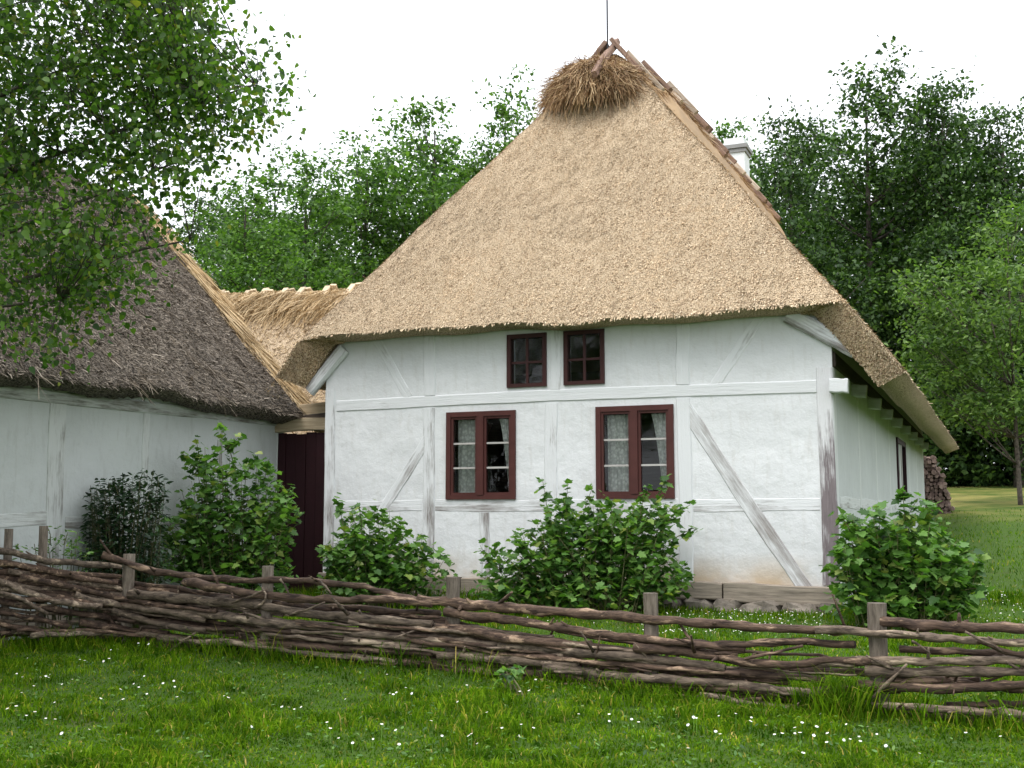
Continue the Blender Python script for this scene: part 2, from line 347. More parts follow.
# ------------------------------------------------------------------ ground
def axis(a, b, c0, n):
    u = np.linspace(-1, 1, n); s = np.sinh(u*4)/math.sinh(4); return np.where(s < 0, c0+s*(c0-a), c0+s*(b-c0))
gx = axis(-260, 260, -1.5, 190); gy = axis(-120, 420, -3, 230)
X, Y = np.meshgrid(gx, gy); Z = ground(X, Y)
idx = np.arange(X.size).reshape(X.shape)
F = np.stack([idx[:-1, :-1], idx[:-1, 1:], idx[1:, 1:], idx[1:, :-1]], -1).reshape(-1, 4)
tag(link('ground', npmesh('ground', np.stack([X, Y, Z], -1).reshape(-1, 3), F, True), m_ground()), 'grassy lawn rising gently behind the house', kind='structure')

# ------------------------------------------------------------------ main house
W = 6.36; XR = -W/2; RZ = 7.65; SL = 1.304; HZ0 = 3.25; HS = 1.62; YF = -.35; YB = 15.6
house = empty('half_timbered_house', (XR, 0, 0))
tag(house, 'white half-timbered house with golden thatched hip roof and red windows', 'house')
def panel_wall(name, cuts, holes, top, th, zb, mat, parent, conv):
    """wall of thickness th from zb to top(x), with rectangular holes; conv(u, depth, z) -> world"""
    us = sorted(set(cuts+[h[0] for h in holes]+[h[1] for h in holes])); mb = MB()
    def q(u0, u1, z00, z01, z10, z11):   # bottom at u0,u1 then top at u0,u1
        vs = [conv(u0, 0, z00), conv(u1, 0, z01), conv(u1, 0, z11), conv(u0, 0, z10), conv(u0, th, z00), conv(u1, th, z01), conv(u1, th, z11), conv(u0, th, z10)]
        mb.add(vs, [(0,1,2,3),(5,4,7,6),(4,5,1,0),(3,2,6,7),(4,0,3,7),(1,5,6,2)])
    for u0, u1 in zip(us[:-1], us[1:]):
        hs_ = sorted([h for h in holes if h[0] < (u0+u1)/2 < h[1]], key=lambda h: h[2]); z = zb
        for h in hs_: q(u0, u1, z, z, h[2], h[2]); z = h[3]
        q(u0, u1, z, z, top(u0), top(u1))
    return mb.build(name, mat, parent)
WIN = [(447, 413, 516, 499), (596, 405, 675, 497)]; UPW = [(507.5, 334, 547, 387), (564, 332, 605, 384)]
def rect(p):
    a = onY(p[0], p[1]); b = onY(p[2], p[3]); return (a[0], b[0], b[2], a[2])
wr = [rect(p) for p in WIN]; ur = [rect(p) for p in UPW]
wr = [(a, b, 1.20, 2.265) for a, b, c, d in wr]; ur = [(a, b, 2.535, 3.18) for a, b, c, d in ur]
def gtop(x): return min(3.42, 2.95+(W/2-abs(x-XR))*1.3)
panel_wall('wall', [-W, -W+.36, -.36, 0., -3.2], wr+ur, gtop, .24, .26, PLASTER, house, lambda u, d, z: (u, d, z))
SWIN = (7.9, 9.7, 1.32, 2.32)
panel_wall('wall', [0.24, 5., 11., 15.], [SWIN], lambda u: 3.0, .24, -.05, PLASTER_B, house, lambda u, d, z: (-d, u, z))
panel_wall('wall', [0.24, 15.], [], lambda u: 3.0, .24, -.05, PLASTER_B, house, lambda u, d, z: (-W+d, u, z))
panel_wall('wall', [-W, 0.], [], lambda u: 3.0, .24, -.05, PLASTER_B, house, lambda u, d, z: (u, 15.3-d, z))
def fbeam(name, p0, p1, wpx, mat, d=.036, Y=0., w2=None):
    a = onY(*p0, Y); b = onY(*p1, Y); return beam(name, a, b, wpx*.0112, d, mat, house, w2=None if w2 is None else w2*.0112)
def vbeam(x, z0, z1, w, mat, d=.036): return beam('post', (x, 0, z0), (x, 0, z1), w, d+.005, mat, house)
# rails first, posts and braces a few millimetres prouder
beam('beam', (-W+.17, 0, 2.41), (-.17, 0, 2.41), .145, .043, LT1, house, seg=20, wob=.012)
def seg_rail(x0, x1): beam('rail', (x0, 0, 1.125), (x1, 0, 1.125), .15, .035, LT2, house, seg=8)
for a, b in ((-6.19, -4.95), (-4.77, -3.33), (-3.16, -1.73), (-1.55, -.17)): seg_rail(a, b)
vbeam(-W+.075, .28, 2.62, .15, LT2, .04); vbeam(-.08, .28, 2.6, .17, LT5, .041)
for x, m0, m1 in ((-4.86, LT2, LT1), (-1.64, LT1, LT1)):
    vbeam(x, .28, 2.33, .16, m0, .039); vbeam(x, 2.485, 3.38, .16, m1, .0385)
vbeam(-3.245, 1.2, 2.33, .16, LT1, .038); vbeam(-4.10, .28, 1.045, .13, LT2, .038); vbeam(-3.19, 2.49, 3.38, .14, LT1, .033)
beam('brace', onY(380, 515), onY(430, 434), .14, .038, LT2, house)
beam('brace', onY(806, 590), onY(684, 407), .165, .040, LT4, house)
beam('brace', onY(409, 397), onY(370, 330), .13, .037, LT1, house); beam('brace', onY(714, 388), onY(762, 312), .13, .037, LT1, house)
# sill timbers and foundation stones
beam('sill_beam', (-1.84, .02, .19), (-1.23, .02, .185), .185, .13, SILLW, house, wob=.01); beam('sill_beam', (-1.21, .02, .175), (.03, .02, .165), .21, .14, SILLW, house, wob=.012)
for a, b in ((-6.38, -4.4), (-4.38, -1.86)): beam('sill_beam', (a, .02, .18), (b, .02, .18), .19, .13, SILLW, house)
def stone_mesh(seed, sx, sy, sz):
    r_ = random.Random(seed); mb = MB(); n, k = 9, 6; vs = []
    for i in range(k+1):
        ph = math.pi*i/k
        for j in range(n):
            th = 2*math.pi*j/n; q = 1+r_.uniform(-.24, .2)
            c = [math.sin(ph)*math.cos(th), math.sin(ph)*math.sin(th), math.cos(ph)]
            c = [math.copysign(abs(v)**.7, v)*q for v in c]; vs.append((c[0]*sx, c[1]*sy, c[2]*sz))
    mb.add(vs, [(i*n+j, i*n+(j+1) % n, (i+1)*n+(j+1) % n, (i+1)*n+j) for i in range(k) for j in range(n)])
    return mb
x = -6.3; i = 0
while x < .05:
    w = random.uniform(.24, .5); h = random.uniform(.10, .13); mb = stone_mesh(i, w/2*1.12, .20, h)
    mb.v = [(v[0]+x+w/2, v[1]-.03, v[2]-.01) for v in mb.v]; mb.build('stone', STONE, house); x += w+.01; i += 1
# white verge rafters, beam ends
def vrafter(p0, p1):
    o = beam('rafter', onY(*p0, -.04), onY(*p1, -.04), .19, .065, LT2, house, wob=.003, bev=.03, w2=.16); return o
vrafter((788, 314), (856, 351)); vrafter((344, 348), (309, 391))
beam('beam_end', (-.02, -.02, 2.395), (.17, -.02, 2.385), .15, .13, LT1, house, wob=0)
for k in range(1, 9): beam('beam_end', (-.02, 1.8*k, 2.52), (.17, 1.8*k, 2.50), .15, .13, LTS, house, wob=0)
beam('wall_plate', (0, .05, 2.70), (0, 15.2, 2.70), .16, .06, DARKW, house, n=(1, 0, 0))
for k in range(0, 8): beam('post', (0, .2+2.1*k if k else .08, -.02), (0, .2+2.1*k if k else .08, 2.6), .15, .04, LTS, house, n=(1, 0, 0))
for zz in (1.15,):
    for k in range(7): beam('rail', (0, .3+2.1*k, zz), (0, 2.1*(k+1)+.1, zz), .14, .036, LTS, house, n=(1, 0, 0))
# windows
def window(r, big, skew=0.):
    x0, x1, z0, z1 = r; cx = (x0+x1)/2
    w = link('window', None, None, house); w.location = rel((cx, 0, z0), house); w.empty_display_size = .2
    t = .06 if big else .05; mb = MB(); yf = -.028
    mb.box(x0, x0+t, yf, .09, z0, z1).box(x1-t, x1, yf, .09, z0, z1).box(x0+t, x1-t, yf+.003, .09, z0, z0+t*.9).box(x0+t, x1-t, yf+.003, .09, z1-t, z1)
    mb.build('frame', REDP if big else BROWNP, w)
    if big:
        MB().box(cx-.042, cx+.042, yf-.006, .085, z0+t*.9+.001, z1-t-.001).build('mullion', REDP, w)
        for (a, b) in ((x0+t, cx-.042), (cx+.042, x1-t)):
            s = .03; mb = MB()
            mb.box(a+.001, a+s, -.01, .05, z0+t*.9, z1-t).box(b-s, b-.001, -.01, .05, z0+t*.9, z1-t).box(a+s, b-s, -.008, .05, z0+t*.9+.001, z0+t*.9+s).box(a+s, b-s, -.008, .05, z1-t-s, z1-t-.001)
            mb.build('casement', REDP, w)
            za, zb = z0+t*.9+s, z1-t-s; h = (zb-za)/3
            for i in (1, 2): MB().box(a+s, b-s, .004, .03, za+h*i-.011, za+h*i+.011).build('muntin', PUTTY, w)
            for i in range(3): MB().box(a+s, b-s, .014, .018, za+h*i+.012, za+h*(i+1)-.012).build('pane', GLASS, w)
    else:
        a, b, za, zb = x0+t, x1-t, z0+t, z1-t; zm = za+(zb-za)*.46
        MB().box(cx-.016, cx+.016, .0, .03, za, zb).build('muntin', BROWNP, w)
        MB().box(a, cx-.017, .003, .03, zm-.014, zm+.014).build('muntin', BROWNP, w); MB().box(cx+.017, b, .003, .03, zm-.014, zm+.014).build('muntin', BROWNP, w)
        for (p, q) in ((a, cx-.017), (cx+.017, b)):
            for (u, v) in ((za, zm-.015), (zm+.015, zb)): MB().box(p, q, .014, .018, u, v).build('pane', GLASS, w)
    return w
for r in wr: window(r, True)
for r in ur: window(r, False)
w = link('window', None, None, house); w.location = rel((0, 8.8, 1.3), house); y0, y1, z0, z1 = SWIN
mb = MB(); t = .09; mb.box(-.09, .03, y0, y0+t, z0, z1).box(-.09, .03, y1-t, y1, z0, z1).box(-.09, .027, y0+t, y1-t, z0, z0+t).box(-.09, .027, y0+t, y1-t, z1-t, z1)
mb.build('frame', MAROON, w); MB().box(-.08, .02, 8.74, 8.86, z0+t, z1-t).build('mullion', PUTTY, w)
for a, b in ((y0+t, 8.74), (8.86, y1-t)): MB().box(-.02, -.016, a, b, z0+t, z1-t).build('pane', GLASS, w)
# lace curtains inside
def curtain(x0, x1, xb0, xb1, z0, z1, label):
    n, k = 40, 14; vs = []; y = .115
    for j in range(k+1):
        t = j/k; a = x0+(xb0-x0)*t**.7; b = x1+(xb1-x1)*t**.7; z = z1+(z0-z1)*t
        for i in range(n+1):
            u = i/n; vs.append((a+(b-a)*u, y+.018*math.sin(u*22+j*.1)*(.6+.4*t)+.004*math.sin(u*61), z))
    mb = MB(); mb.add(vs, [(j*(n+1)+i, j*(n+1)+i+1, (j+1)*(n+1)+i+1, (j+1)*(n+1)+i) for j in range(k) for i in range(n)])
    e = empty('curtain', ((x0+x1)/2, y, z1)); mb.build('lace', LACE, e, True)
    MB().tube([(x0-.03, y, z1+.004), (x1+.03, y, z1+.004)], .006, 6).build('rod', IRON, e)
    tag(e, label, 'curtain', 'lace curtains in the lower windows')
(a0, a1, az, bz), (c0, c1, _, _) = wr
curtain(a0+.10, a0+.42, a0+.10, a0+.43, az+.05, bz-.09, 'pale lace curtain on left side of left lower window')
curtain(a1-.27, a1-.07, a1-.14, a1-.07, az+.05, bz-.09, 'pale lace curtain on right side of left lower window')
curtain(c0+.10, c0+.36, c0+.10, c0+.42, az+.05, bz-.09, 'pale lace curtain on left side of right lower window')
curtain(c1-.30, c1-.07, c1-.17, c1-.07, az+.05, bz-.09, 'pale lace curtain on right side of right lower window')
# a room with dark back wall so that the panes look into a dim interior
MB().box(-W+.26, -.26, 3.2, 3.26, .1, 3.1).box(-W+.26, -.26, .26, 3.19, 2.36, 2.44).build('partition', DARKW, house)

# thatched roof
def softmin(vals, k):
    m = np.min(vals, 0); return m-k*np.log(np.sum([np.exp(-(v-m)/k) for v in vals], 0))
def H(x, y):
    x = np.asarray(x, float); y = np.asarray(y, float); side = RZ-SL*np.sqrt((x-XR)**2+.02)
    hip = HZ0+HS*(y-YF)+.03*np.sin(x*1.1+.5)-.10*np.exp(-(y-YF)/.25)*0; back = HZ0+HS*(YB-y)
    return softmin([side, hip, back], .035)+.015*np.sin(x*2.3+y*1.1)*np.sin(y*1.9-x)+.012*np.sin(4.7*x+1.3*y)
def roof_solid(x0, x1, y0, y1, nx, ny, Hf, tv, inx, iny, ypow=1.0):
    u = np.linspace(0, 1, nx); v = np.linspace(0, 1, ny)**ypow
    xs = x0+(x1-x0)*u; ys = y0+(y1-y0)*v; XX, YY = np.meshgrid(xs, ys)
    top = np.stack([XX, YY, Hf(XX, YY)], -1)+rng.normal(0, .004, (ny, nx, 3))
    XB = x0+inx+(x1-x0-2*inx)*u; YBt = y0+iny+(y1-y0-2*iny)*v; XB, YBt = np.meshgrid(XB, YBt)
    bot = np.stack([XB, YBt, Hf(XB, YBt)-tv], -1)
    V = np.concatenate([top.reshape(-1, 3), bot.reshape(-1, 3)]); ix = np.arange(nx*ny).reshape(ny, nx); jx = ix+nx*ny
    Ft = np.stack([ix[:-1, :-1], ix[:-1, 1:], ix[1:, 1:], ix[1:, :-1]], -1).reshape(-1, 4)
    Fb = np.stack([jx[:-1, :-1], jx[1:, :-1], jx[1:, 1:], jx[:-1, 1:]], -1).reshape(-1, 4)
    def strip(a, b): return np.stack([a[:-1], b[:-1], b[1:], a[1:]], -1)
    Fs = np.concatenate([strip(ix[0], jx[0]), strip(ix[-1][::-1], jx[-1][::-1]), strip(ix[:, 0][::-1], jx[:, 0][::-1]), strip(ix[:, -1], jx[:, -1])])
    return V, np.concatenate([Ft, Fb, Fs])
x0r, x1r = XR-3.72, XR+3.95
V, F = roof_solid(x0r, x1r, YF, YB, 110, 210, H, .50, .28, .28, 1.5)
roof = link('roof', npmesh('roof', rel(V, house), F, True), THATCH, house)
def straws(P, slope_dir, nrm, L, w, lift, jit, nj=.25):
    """flat reeds lying down the slope with their butt ends a little off the surface"""
    n = len(P); head = norm(slope_dir+rng.normal(0, jit, (n, 3))); Z = norm(nrm+rng.normal(0, nj, (n, 3)))
    Fm = frames(Z, head); tv = np.array([(-.5, 0, 0), (.5, 0, 0), (.5, 1, 0), (-.5, 1, 0)]); tf = [(0, 1, 2, 3)]
    Lr = L*rng.uniform(.6, 1.4, n); wr_ = w*rng.uniform(.6, 1.4, n)
    V, F = scatter(tv, tf, P, Fm, np.stack([wr_, Lr, np.ones(n)], -1))
    V = V.reshape(n, 4, 3); lf = (lift*rng.uniform(.3, 1.4, n))[:, None, None]*norm(nrm)[:, None, :]
    V[:, 2:, :] += lf; V[:, :2, :] -= .004*norm(nrm)[:, None, :]
    return V.reshape(-1, 3), F
def slope_frame(Hf, P):
    e = .04; gx_ = (Hf(P[:, 0]+e, P[:, 1])-Hf(P[:, 0]-e, P[:, 1]))/(2*e); gy_ = (Hf(P[:, 0], P[:, 1]+e)-Hf(P[:, 0], P[:, 1]-e))/(2*e)
    nr = norm(np.stack([-gx_, -gy_, np.ones(len(P))], -1)); dn = norm(np.stack([-gx_, -gy_, -(gx_**2+gy_**2)], -1)); return nr, dn
n = 390000; xs = rng.uniform(x0r+.02, x1r-.02, n); ys = YF+.03+(rng.uniform(0, 1, n)**1.0)*3.4
side = RZ-SL*np.abs(xs-XR); hip = HZ0+HS*(ys-YF); keep = (hip < side+.25); xs, ys = xs[keep], ys[keep]
P = np.stack([xs, ys, H(xs, ys)], -1); nr, dn = slope_frame(H, P)
V, F = straws(P, dn, nr, .021, .0062, .0055, .16, .10)
# verge faces and slopes near the front edge
n = 16000; xs = np.where(rng.random(n) < .5, rng.uniform(XR+3.1, x1r, n), rng.uniform(x0r, XR-3.1, n)); tt = rng.random(n)
yv = YF+.28*tt; xv = XR+(xs-XR)*(1-.073*tt); zv = H(xv, yv)-.50*tt; P2 = np.stack([xv, yv, zv], -1)
V2, F2 = straws(P2, norm(np.tile([0, -.5, -1.], (n, 1))), np.tile([0, -1., -.35], (n, 1)), .016, .009, .010, .6)
n = 22000; ys = YF+rng.uniform(0, 1, n)**2*16; xs = XR+np.where(rng.random(n) < .75, 1, -1)*rng.uniform(.0, 3.95, n)
P3 = np.stack([xs, ys, H(xs, ys)], -1); nr3, dn3 = slope_frame(H, P3); V3, F3 = straws(P3, dn3, nr3, .04, .009, .008, .16)
VV = np.concatenate([V, V2, V3]); FF = np.concatenate([F, F2+len(V), F3+len(V)+len(V2)])
tag(link('reed_ends', npmesh('reed_ends', rel(VV, house), FF), STRAW, roof), kind='stuff')
roof_off = np.zeros(3)
def strands(P, D, L, w, sag, nseg=3):
    """loose bent straws: P root, D direction"""
    n = len(P); side = norm(np.cross(D, rand_dirs(n))); out = []
    for i in range(nseg+1):
        t = i/nseg; c = P+D*(L*t)[:, None]-np.array([0, 0, 1.])*(sag*L*t*t)[:, None]; ww = (w*(1-.5*t))[:, None]*side
        out += [c-ww, c+ww]
    V = np.stack(out, 1); k = 2*(nseg+1); F = np.array([(2*i, 2*i+1, 2*i+3, 2*i+2) for i in range(nseg)])
    return V.reshape(-1, 3), (F[None]+(np.arange(n)*k)[:, None, None]).reshape(-1, 4)
# straw cap over the top of the hip, and the ridge straw
capc = np.array([XR-.16, 1.98, 6.80]); capr = np.array([.64, .52, .50])
th = rng.uniform(0, 2*math.pi, 9000); ph = np.arccos(rng.uniform(-.25, 1, 9000))
dirs = np.stack([np.sin(ph)*np.cos(th), np.sin(ph)*np.sin(th), np.cos(ph)], -1)
mbs = MB(); nn, kk = 26, 12; vs = []
for i in range(kk+1):
    p_ = math.pi*.62*i/kk
    for j in range(nn):
        t_ = 2*math.pi*j/nn; q = 1+.07*math.sin(5*t_+i)+random.uniform(-.04, .04)
        vs.append(capc+np.array([math.sin(p_)*math.cos(t_), math.sin(p_)*math.sin(t_), math.cos(p_)])*capr*q*.93)
mbs.add(vs, [(i*nn+j, i*nn+(j+1) % nn, (i+1)*nn+(j+1) % nn, (i+1)*nn+j) for i in range(kk) for j in range(nn)])
cap = mbs.build('straw_cap', HAY, roof, True)
D = norm(dirs*np.array([1, 1, .3])*.55+np.array([0, -.1, -.6])+rng.normal(0, .55, (9000, 3)))
V, F = strands(capc+dirs*capr*.95, D, rng.uniform(.10, .36, 9000), rng.uniform(.003, .006, 9000), rng.uniform(.1, .7, 9000))
n = 22000; ys = 2.5+rng.uniform(0, 1, n)**1.4*9.8; sx = np.sign(rng.normal(.3, 1, n)); dx = np.minimum(np.abs(rng.normal(0, .2, n)), .4)
P = np.stack([XR+sx*dx, ys, RZ-SL*np.sqrt(dx**2+.02)+.018*(ys-4)+.04+.24*sstep(2.5, 3.6, ys)], -1)
Dr = norm(np.stack([sx*.75, rng.normal(0, .35, n), -np.ones(n)*.8], -1)+rng.normal(0, .2, (n, 3)))
V2, F2 = strands(P, Dr, rng.uniform(.1, .38, n), rng.uniform(.003, .006, n), rng.uniform(.0, .35, n))
tag(link('loose_straw', npmesh('loose_straw', rel(np.concatenate([V, V2]), house), np.concatenate([F, F2+len(V)])), HAY, roof), kind='stuff')
# thick mat of straw over the ridge
ny_, nx_ = 70, 17; ys = np.linspace(2.55, 12.9, ny_); us = np.linspace(-1, 1, nx_); vs = []
for y in ys:
    th = .03+.22*float(sstep(2.5, 3.6, y)*(1-sstep(12.2, 12.9, y)))
    for u in us:
        dx = .72*u; vs.append((XR+dx*(1+.25*th), y+random.uniform(-.02, .02), RZ-SL*math.sqrt(dx*dx+.02)+.018*(y-4)+th*(1-u**8)+random.uniform(-.025, .025)))
MB().add(vs, [(a*nx_+b, a*nx_+b+1, (a+1)*nx_+b+1, (a+1)*nx_+b) for a in range(ny_-1) for b in range(nx_-1)]).build('ridge_mat', HAY, roof, True)
# ridge riders: crossed pairs of split sticks straddling the ridge
k = 0; y = 2.25
while y < 12.6:
    for s in (1, -1):
        L = random.uniform(.36, .72); upx = random.uniform(.02, .12); yy = y+s*.055+random.uniform(-.03, .03)
        dx, dz = s*math.cos(math.atan(SL)), -math.sin(math.atan(SL)); nx, nz = s*math.sin(math.atan(SL)), math.cos(math.atan(SL)); o = .05+.19*float(sstep(2.3, 3.6, y))+random.uniform(0, .08)
        cx, cz = XR+nx*o, RZ-.13+.02*(y-4)+nz*o+.02
        a = (cx-dx*upx, yy, cz-dz*upx); b = (cx+dx*L+nx*.02, yy+random.uniform(-.12, .12), cz+dz*L+nz*.02)
        beam('ridge_rider', a, b, random.uniform(.16, .30), random.uniform(.06, .11), RIDERW if random.random() < .72 else RIDERL, roof, n=(nx, 0, nz), wob=.012, seg=4, w2=random.uniform(.08, .13))
    y += random.uniform(.38, .62); k += 1
for (px, py, qx, qy) in ((603, 62, 617, 41), (594, 74, 608, 52), (640, 82, 629, 60)):
    a = onX(px, py, XR+.05); b = onX(qx, qy, XR+.02); beam('ridge_rider', a, b, .09, .07, RIDERW, roof, n=(1, -.4, 0), seg=4)
rodb = onX(607.5, 46, XR); MB().tube([rodb-np.array([0, 0, .5]), rodb, rodb+np.array([0, 0, 1.6])], .013, 8).build('roof_rod', IRON, house)
# chimney
cy, cx = 10.4, XR+.05
ch = MB().box(cx-.22, cx+.22, cy-.24, cy+.24, 6.6, 8.58).build('chimney', WHITEP, house)
MB().box(cx-.25, cx+.25, cy-.27, cy+.27, 8.36, 8.43).box(cx-.28, cx+.28, cy-.30, cy+.30, 8.44, 8.52).build('cornice', GREYB, ch)
MB().box(cx-.20, cx+.20, cy-.22, cy+.22, 8.581, 8.68).build('chimney_head', WHITEP, ch)

# ------------------------------------------------------------------ barn on the left
BX = -7.3; BE = .45
barn = empty('barn', (BX-3, -3.4, -.15)); tag(barn, 'low white barn with dark weathered thatch roof, left of the gate', 'barn')
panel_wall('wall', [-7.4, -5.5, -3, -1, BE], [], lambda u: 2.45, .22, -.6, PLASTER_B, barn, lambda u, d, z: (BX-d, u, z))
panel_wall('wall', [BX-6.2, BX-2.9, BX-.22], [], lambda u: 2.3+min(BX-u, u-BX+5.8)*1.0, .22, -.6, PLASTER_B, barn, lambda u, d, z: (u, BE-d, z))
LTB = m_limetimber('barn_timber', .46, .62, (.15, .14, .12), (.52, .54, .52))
def bpost(px, w=.16, z0=.0, z1=2.35, d=.04):
    y = onX(px, 450, BX)[1]; beam('post', (BX, y, z0-.2), (BX, y, z1), w, d, LTB, barn, n=(1, 0, 0), wob=.015)
bpost(57, .24); bpost(146, .12); bpost(219, .11, 1.2); beam('post', (BX, BE-.09, -.1), (BX, BE-.09, 2.35), .15, .045, LTB, barn, n=(1, 0, 0)); bpost(-60, .2)
beam('rail', (BX, -6.5, .98), (BX, onX(48, 500, BX)[1], .98), .15, .036, LTB, barn, n=(1, 0, 0), wob=.03, seg=12)
beam('rail', (BX, onX(66, 500, BX)[1], .95), (BX, BE-.2, .95), .14, .035, LTB, barn, n=(1, 0, 0), wob=.02, seg=12)
beam('sill_beam', (BX, -7, -.05), (BX, BE-.18, -.02), .18, .06, SILLW, barn, n=(1, 0, 0), wob=.02)
beam('wall_plate', (BX, -7, 2.24), (BX, BE-.02, 2.24), .13, .05, LTB, barn, n=(1, 0, 0), wob=.02, seg=14)
BRX, BRZ, BSL = -10.25, 5.95, 1.075
def HB(x, y):
    x = np.asarray(x, float); y = np.asarray(y, float)
    return BRZ-BSL*np.sqrt((x-BRX)**2+.03)+.05*np.sin(y*.9+x*.3)+.03*np.sin(x*2.2+y*1.7)*np.sin(y*2.4-x*.5)+.02*np.sin(5*x+3*y)
V, F = roof_solid(BRX-3.35, BRX+3.35, -7.6, .62, 80, 110, HB, .42, .30, .05)
V += rng.normal(0, .008, V.shape); broof = link('roof', npmesh('roof', rel(V, barn), F, True), OLDTHATCH, barn)
n = 90000; xs = BRX+rng.uniform(-.2, 3.35, n); ys = rng.uniform(-7.6, .62, n); P = np.stack([xs, ys, HB(xs, ys)], -1); nr, dn = slope_frame(HB, P)
V, F = straws(P, dn, nr, .06, .0075, .020, .42)
n = 2500; cl = rng.uniform(0, 1, (120, 2)); ci = rng.integers(0, 120, n); xs = BRX+.2+cl[ci, 0]*3.1+rng.normal(0, .05, n); ys = -7.4+cl[ci, 1]*7.9+rng.normal(0, .05, n)
P = np.stack([xs, ys, HB(xs, ys)+.01], -1); nr, dn = slope_frame(HB, P); V2, F2 = strands(P, norm(dn+nr*.15+rng.normal(0, .3, (n, 3))), rng.uniform(.1, .3, n), rng.uniform(.003, .006, n), rng.uniform(0, .2, n))
V3_, F3_ = V, F
tag(link('weathered_reed', npmesh('weathered_reed', rel(np.concatenate([V, V2]), barn), np.concatenate([F, F2+len(V)])), OLDSTRAW, broof), kind='stuff')
n = 7000; s_ = rng.uniform(0, 1, n); xs = BRX+3.42*s_; ys = .62-np.abs(rng.normal(0, .10, n)); P = np.stack([xs, ys, HB(xs, ys)+rng.uniform(-.02, .06, n)], -1)
D = norm(np.array([1., 0, -BSL])+rng.normal(0, .10, (n, 3))+np.array([0, .04, 0])); V, F = strands(P, D, rng.uniform(.25, .75, n), rng.uniform(.004, .009, n), rng.uniform(-.05, .1, n))
tag(link('verge_straw', npmesh('verge_straw', rel(V, barn), F), GOLDSTRAW, broof), kind='stuff')

# ------------------------------------------------------------------ wing behind the gate
wing = empty('thatched_wing', (-9.5, 5, .3)); tag(wing, 'rear wing with pale new thatch and wooden ridge riders, behind the gate', 'wing')
WY, WZ, WS = 5.0, 5.08, 1.05
def HW(x, y):
    x = np.asarray(x, float); y = np.asarray(y, float); return WZ-.035*(x+10)-WS*np.sqrt((y-WY)**2+.02)+.02*np.sin(x*2+y)+.01*np.sin(x*5-3*y)
V, F = roof_solid(-14.5, -5.3, WY-2.9, WY+2.9, 90, 60, HW, .36, .0, .18); wroof = link('roof', npmesh('roof', rel(V, wing), F, True), THATCH, wing)
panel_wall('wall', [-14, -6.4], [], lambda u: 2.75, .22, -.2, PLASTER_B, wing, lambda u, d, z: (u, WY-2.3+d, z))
n = 26000; xs = rng.uniform(-13.5, -5.4, n); ys = WY-rng.uniform(0, 2.88, n); P = np.stack([xs, ys, HW(xs, ys)], -1); nr, dn = slope_frame(HW, P)
V, F = straws(P, dn, nr, .06, .013, .024, .18)
n = 20000; xs = rng.uniform(-13.5, -5.4, n); dy = np.abs(rng.normal(0, .22, n)); P = np.stack([xs, WY-dy, HW(xs, WY-dy)+.02+rng.uniform(0, .16, n)], -1)
V2, F2 = strands(P, norm(np.array([0, -.7, -.75])+rng.normal(0, .28, (n, 3))), rng.uniform(.25, .6, n), rng.uniform(.004, .008, n), rng.uniform(0, .3, n))
tag(link('reed_ends', npmesh('reed_ends', rel(np.concatenate([V, V2]), wing), np.concatenate([F, F2+len(V)])), GOLDSTRAW, wroof), kind='stuff')
MB().tube([(x, WY, WZ-.035*(x+10)-.16) for x in np.linspace(-14, -5.5, 20)], .15, 10).build('ridge_roll', GOLDSTRAW, wroof, True)
x = -13.2
while x < -6.2:
    for s in (-1, 1):
        L = random.uniform(.6, .95); xx = x+s*.07; zt = WZ-.035*(xx+10)+.05; c, sn = math.cos(math.atan(WS)), math.sin(math.atan(WS)); u_ = random.uniform(.0, .07)
        beam('ridge_rider', (xx, WY-s*c*u_, zt+sn*u_), (xx+random.uniform(-.1, .1), WY+s*c*L, zt-sn*L+.06), random.uniform(.10, .14), .045, TANW, wroof, n=(0, s*sn, c), wob=.006, seg=3)
    x += random.uniform(.36, .62)
# gate between barn and house
gate = empty('plank_gate', (-6.83, .3, .05)); tag(gate, 'tall dark maroon plank gate between the barn and the house', 'gate')
gl, gr_ = BX-.02, -W-.015; gt = 2.10; nb = 6; bw = (gr_-gl)/nb
for i in range(nb): MB().box(gl+i*bw+.004, gl+(i+1)*bw-.004, .30+.006*(i % 2), .335, -.05, gt-.01*(i % 3)).build('plank', MAROON, gate)
for z in (.45, 1.65): MB().box(gl+.02, gr_-.02, .342, .38, z, z+.12).build('ledge', MAROON, gate)
beam('lintel', (gl-.05, .31, 2.20), (gr_+.0, .31, 2.20), .17, .1, TANW, gate, wob=.01); beam('lintel', (gl+.25, .45, 2.42), (gr_, .45, 2.42), .16, .1, TANW, gate, wob=.01)
beam('lintel', (gl+.1, .40, 2.31), (gr_, .40, 2.32), .07, .09, DARKW, gate, wob=.01)

# ------------------------------------------------------------------ wattle fence
fence = empty('wattle_fence', (-2.4, -4.3, -.2)); tag(fence, 'rustic wattle fence of woven branches and short posts in front of the house', 'fence')
PP = [(-160, 664), (10, 650), (128, 643), (267, 657), (453, 669), (651, 691), (878, 713), (1130, 742)]
base = [gxy(*p) for p in PP[1:-1]]; base = [base[0]+(base[0]-base[1])*1.2]+base+[base[-1]+(base[-1]-base[-2])*1.2]
for b_ in base: b_[2] = float(ground(b_[0], b_[1]))
def colx(p): v = p-CAM; return 512+FPX*(v@rt)/(v@fw)
bxp = [colx(b_) for b_ in base]
def fplace(px, py, off=0.):
    i = max(0, min(len(base)-2, int(np.searchsorted(bxp, px)-1))); a, b = base[i], base[i+1]
    d = b-a; nrm_ = norm(np.array([d[1], -d[0], 0])); 
    if nrm_@(CAM-a) < 0: nrm_ = -nrm_
    p = plane(px, py, nrm_, a+nrm_*off); return p
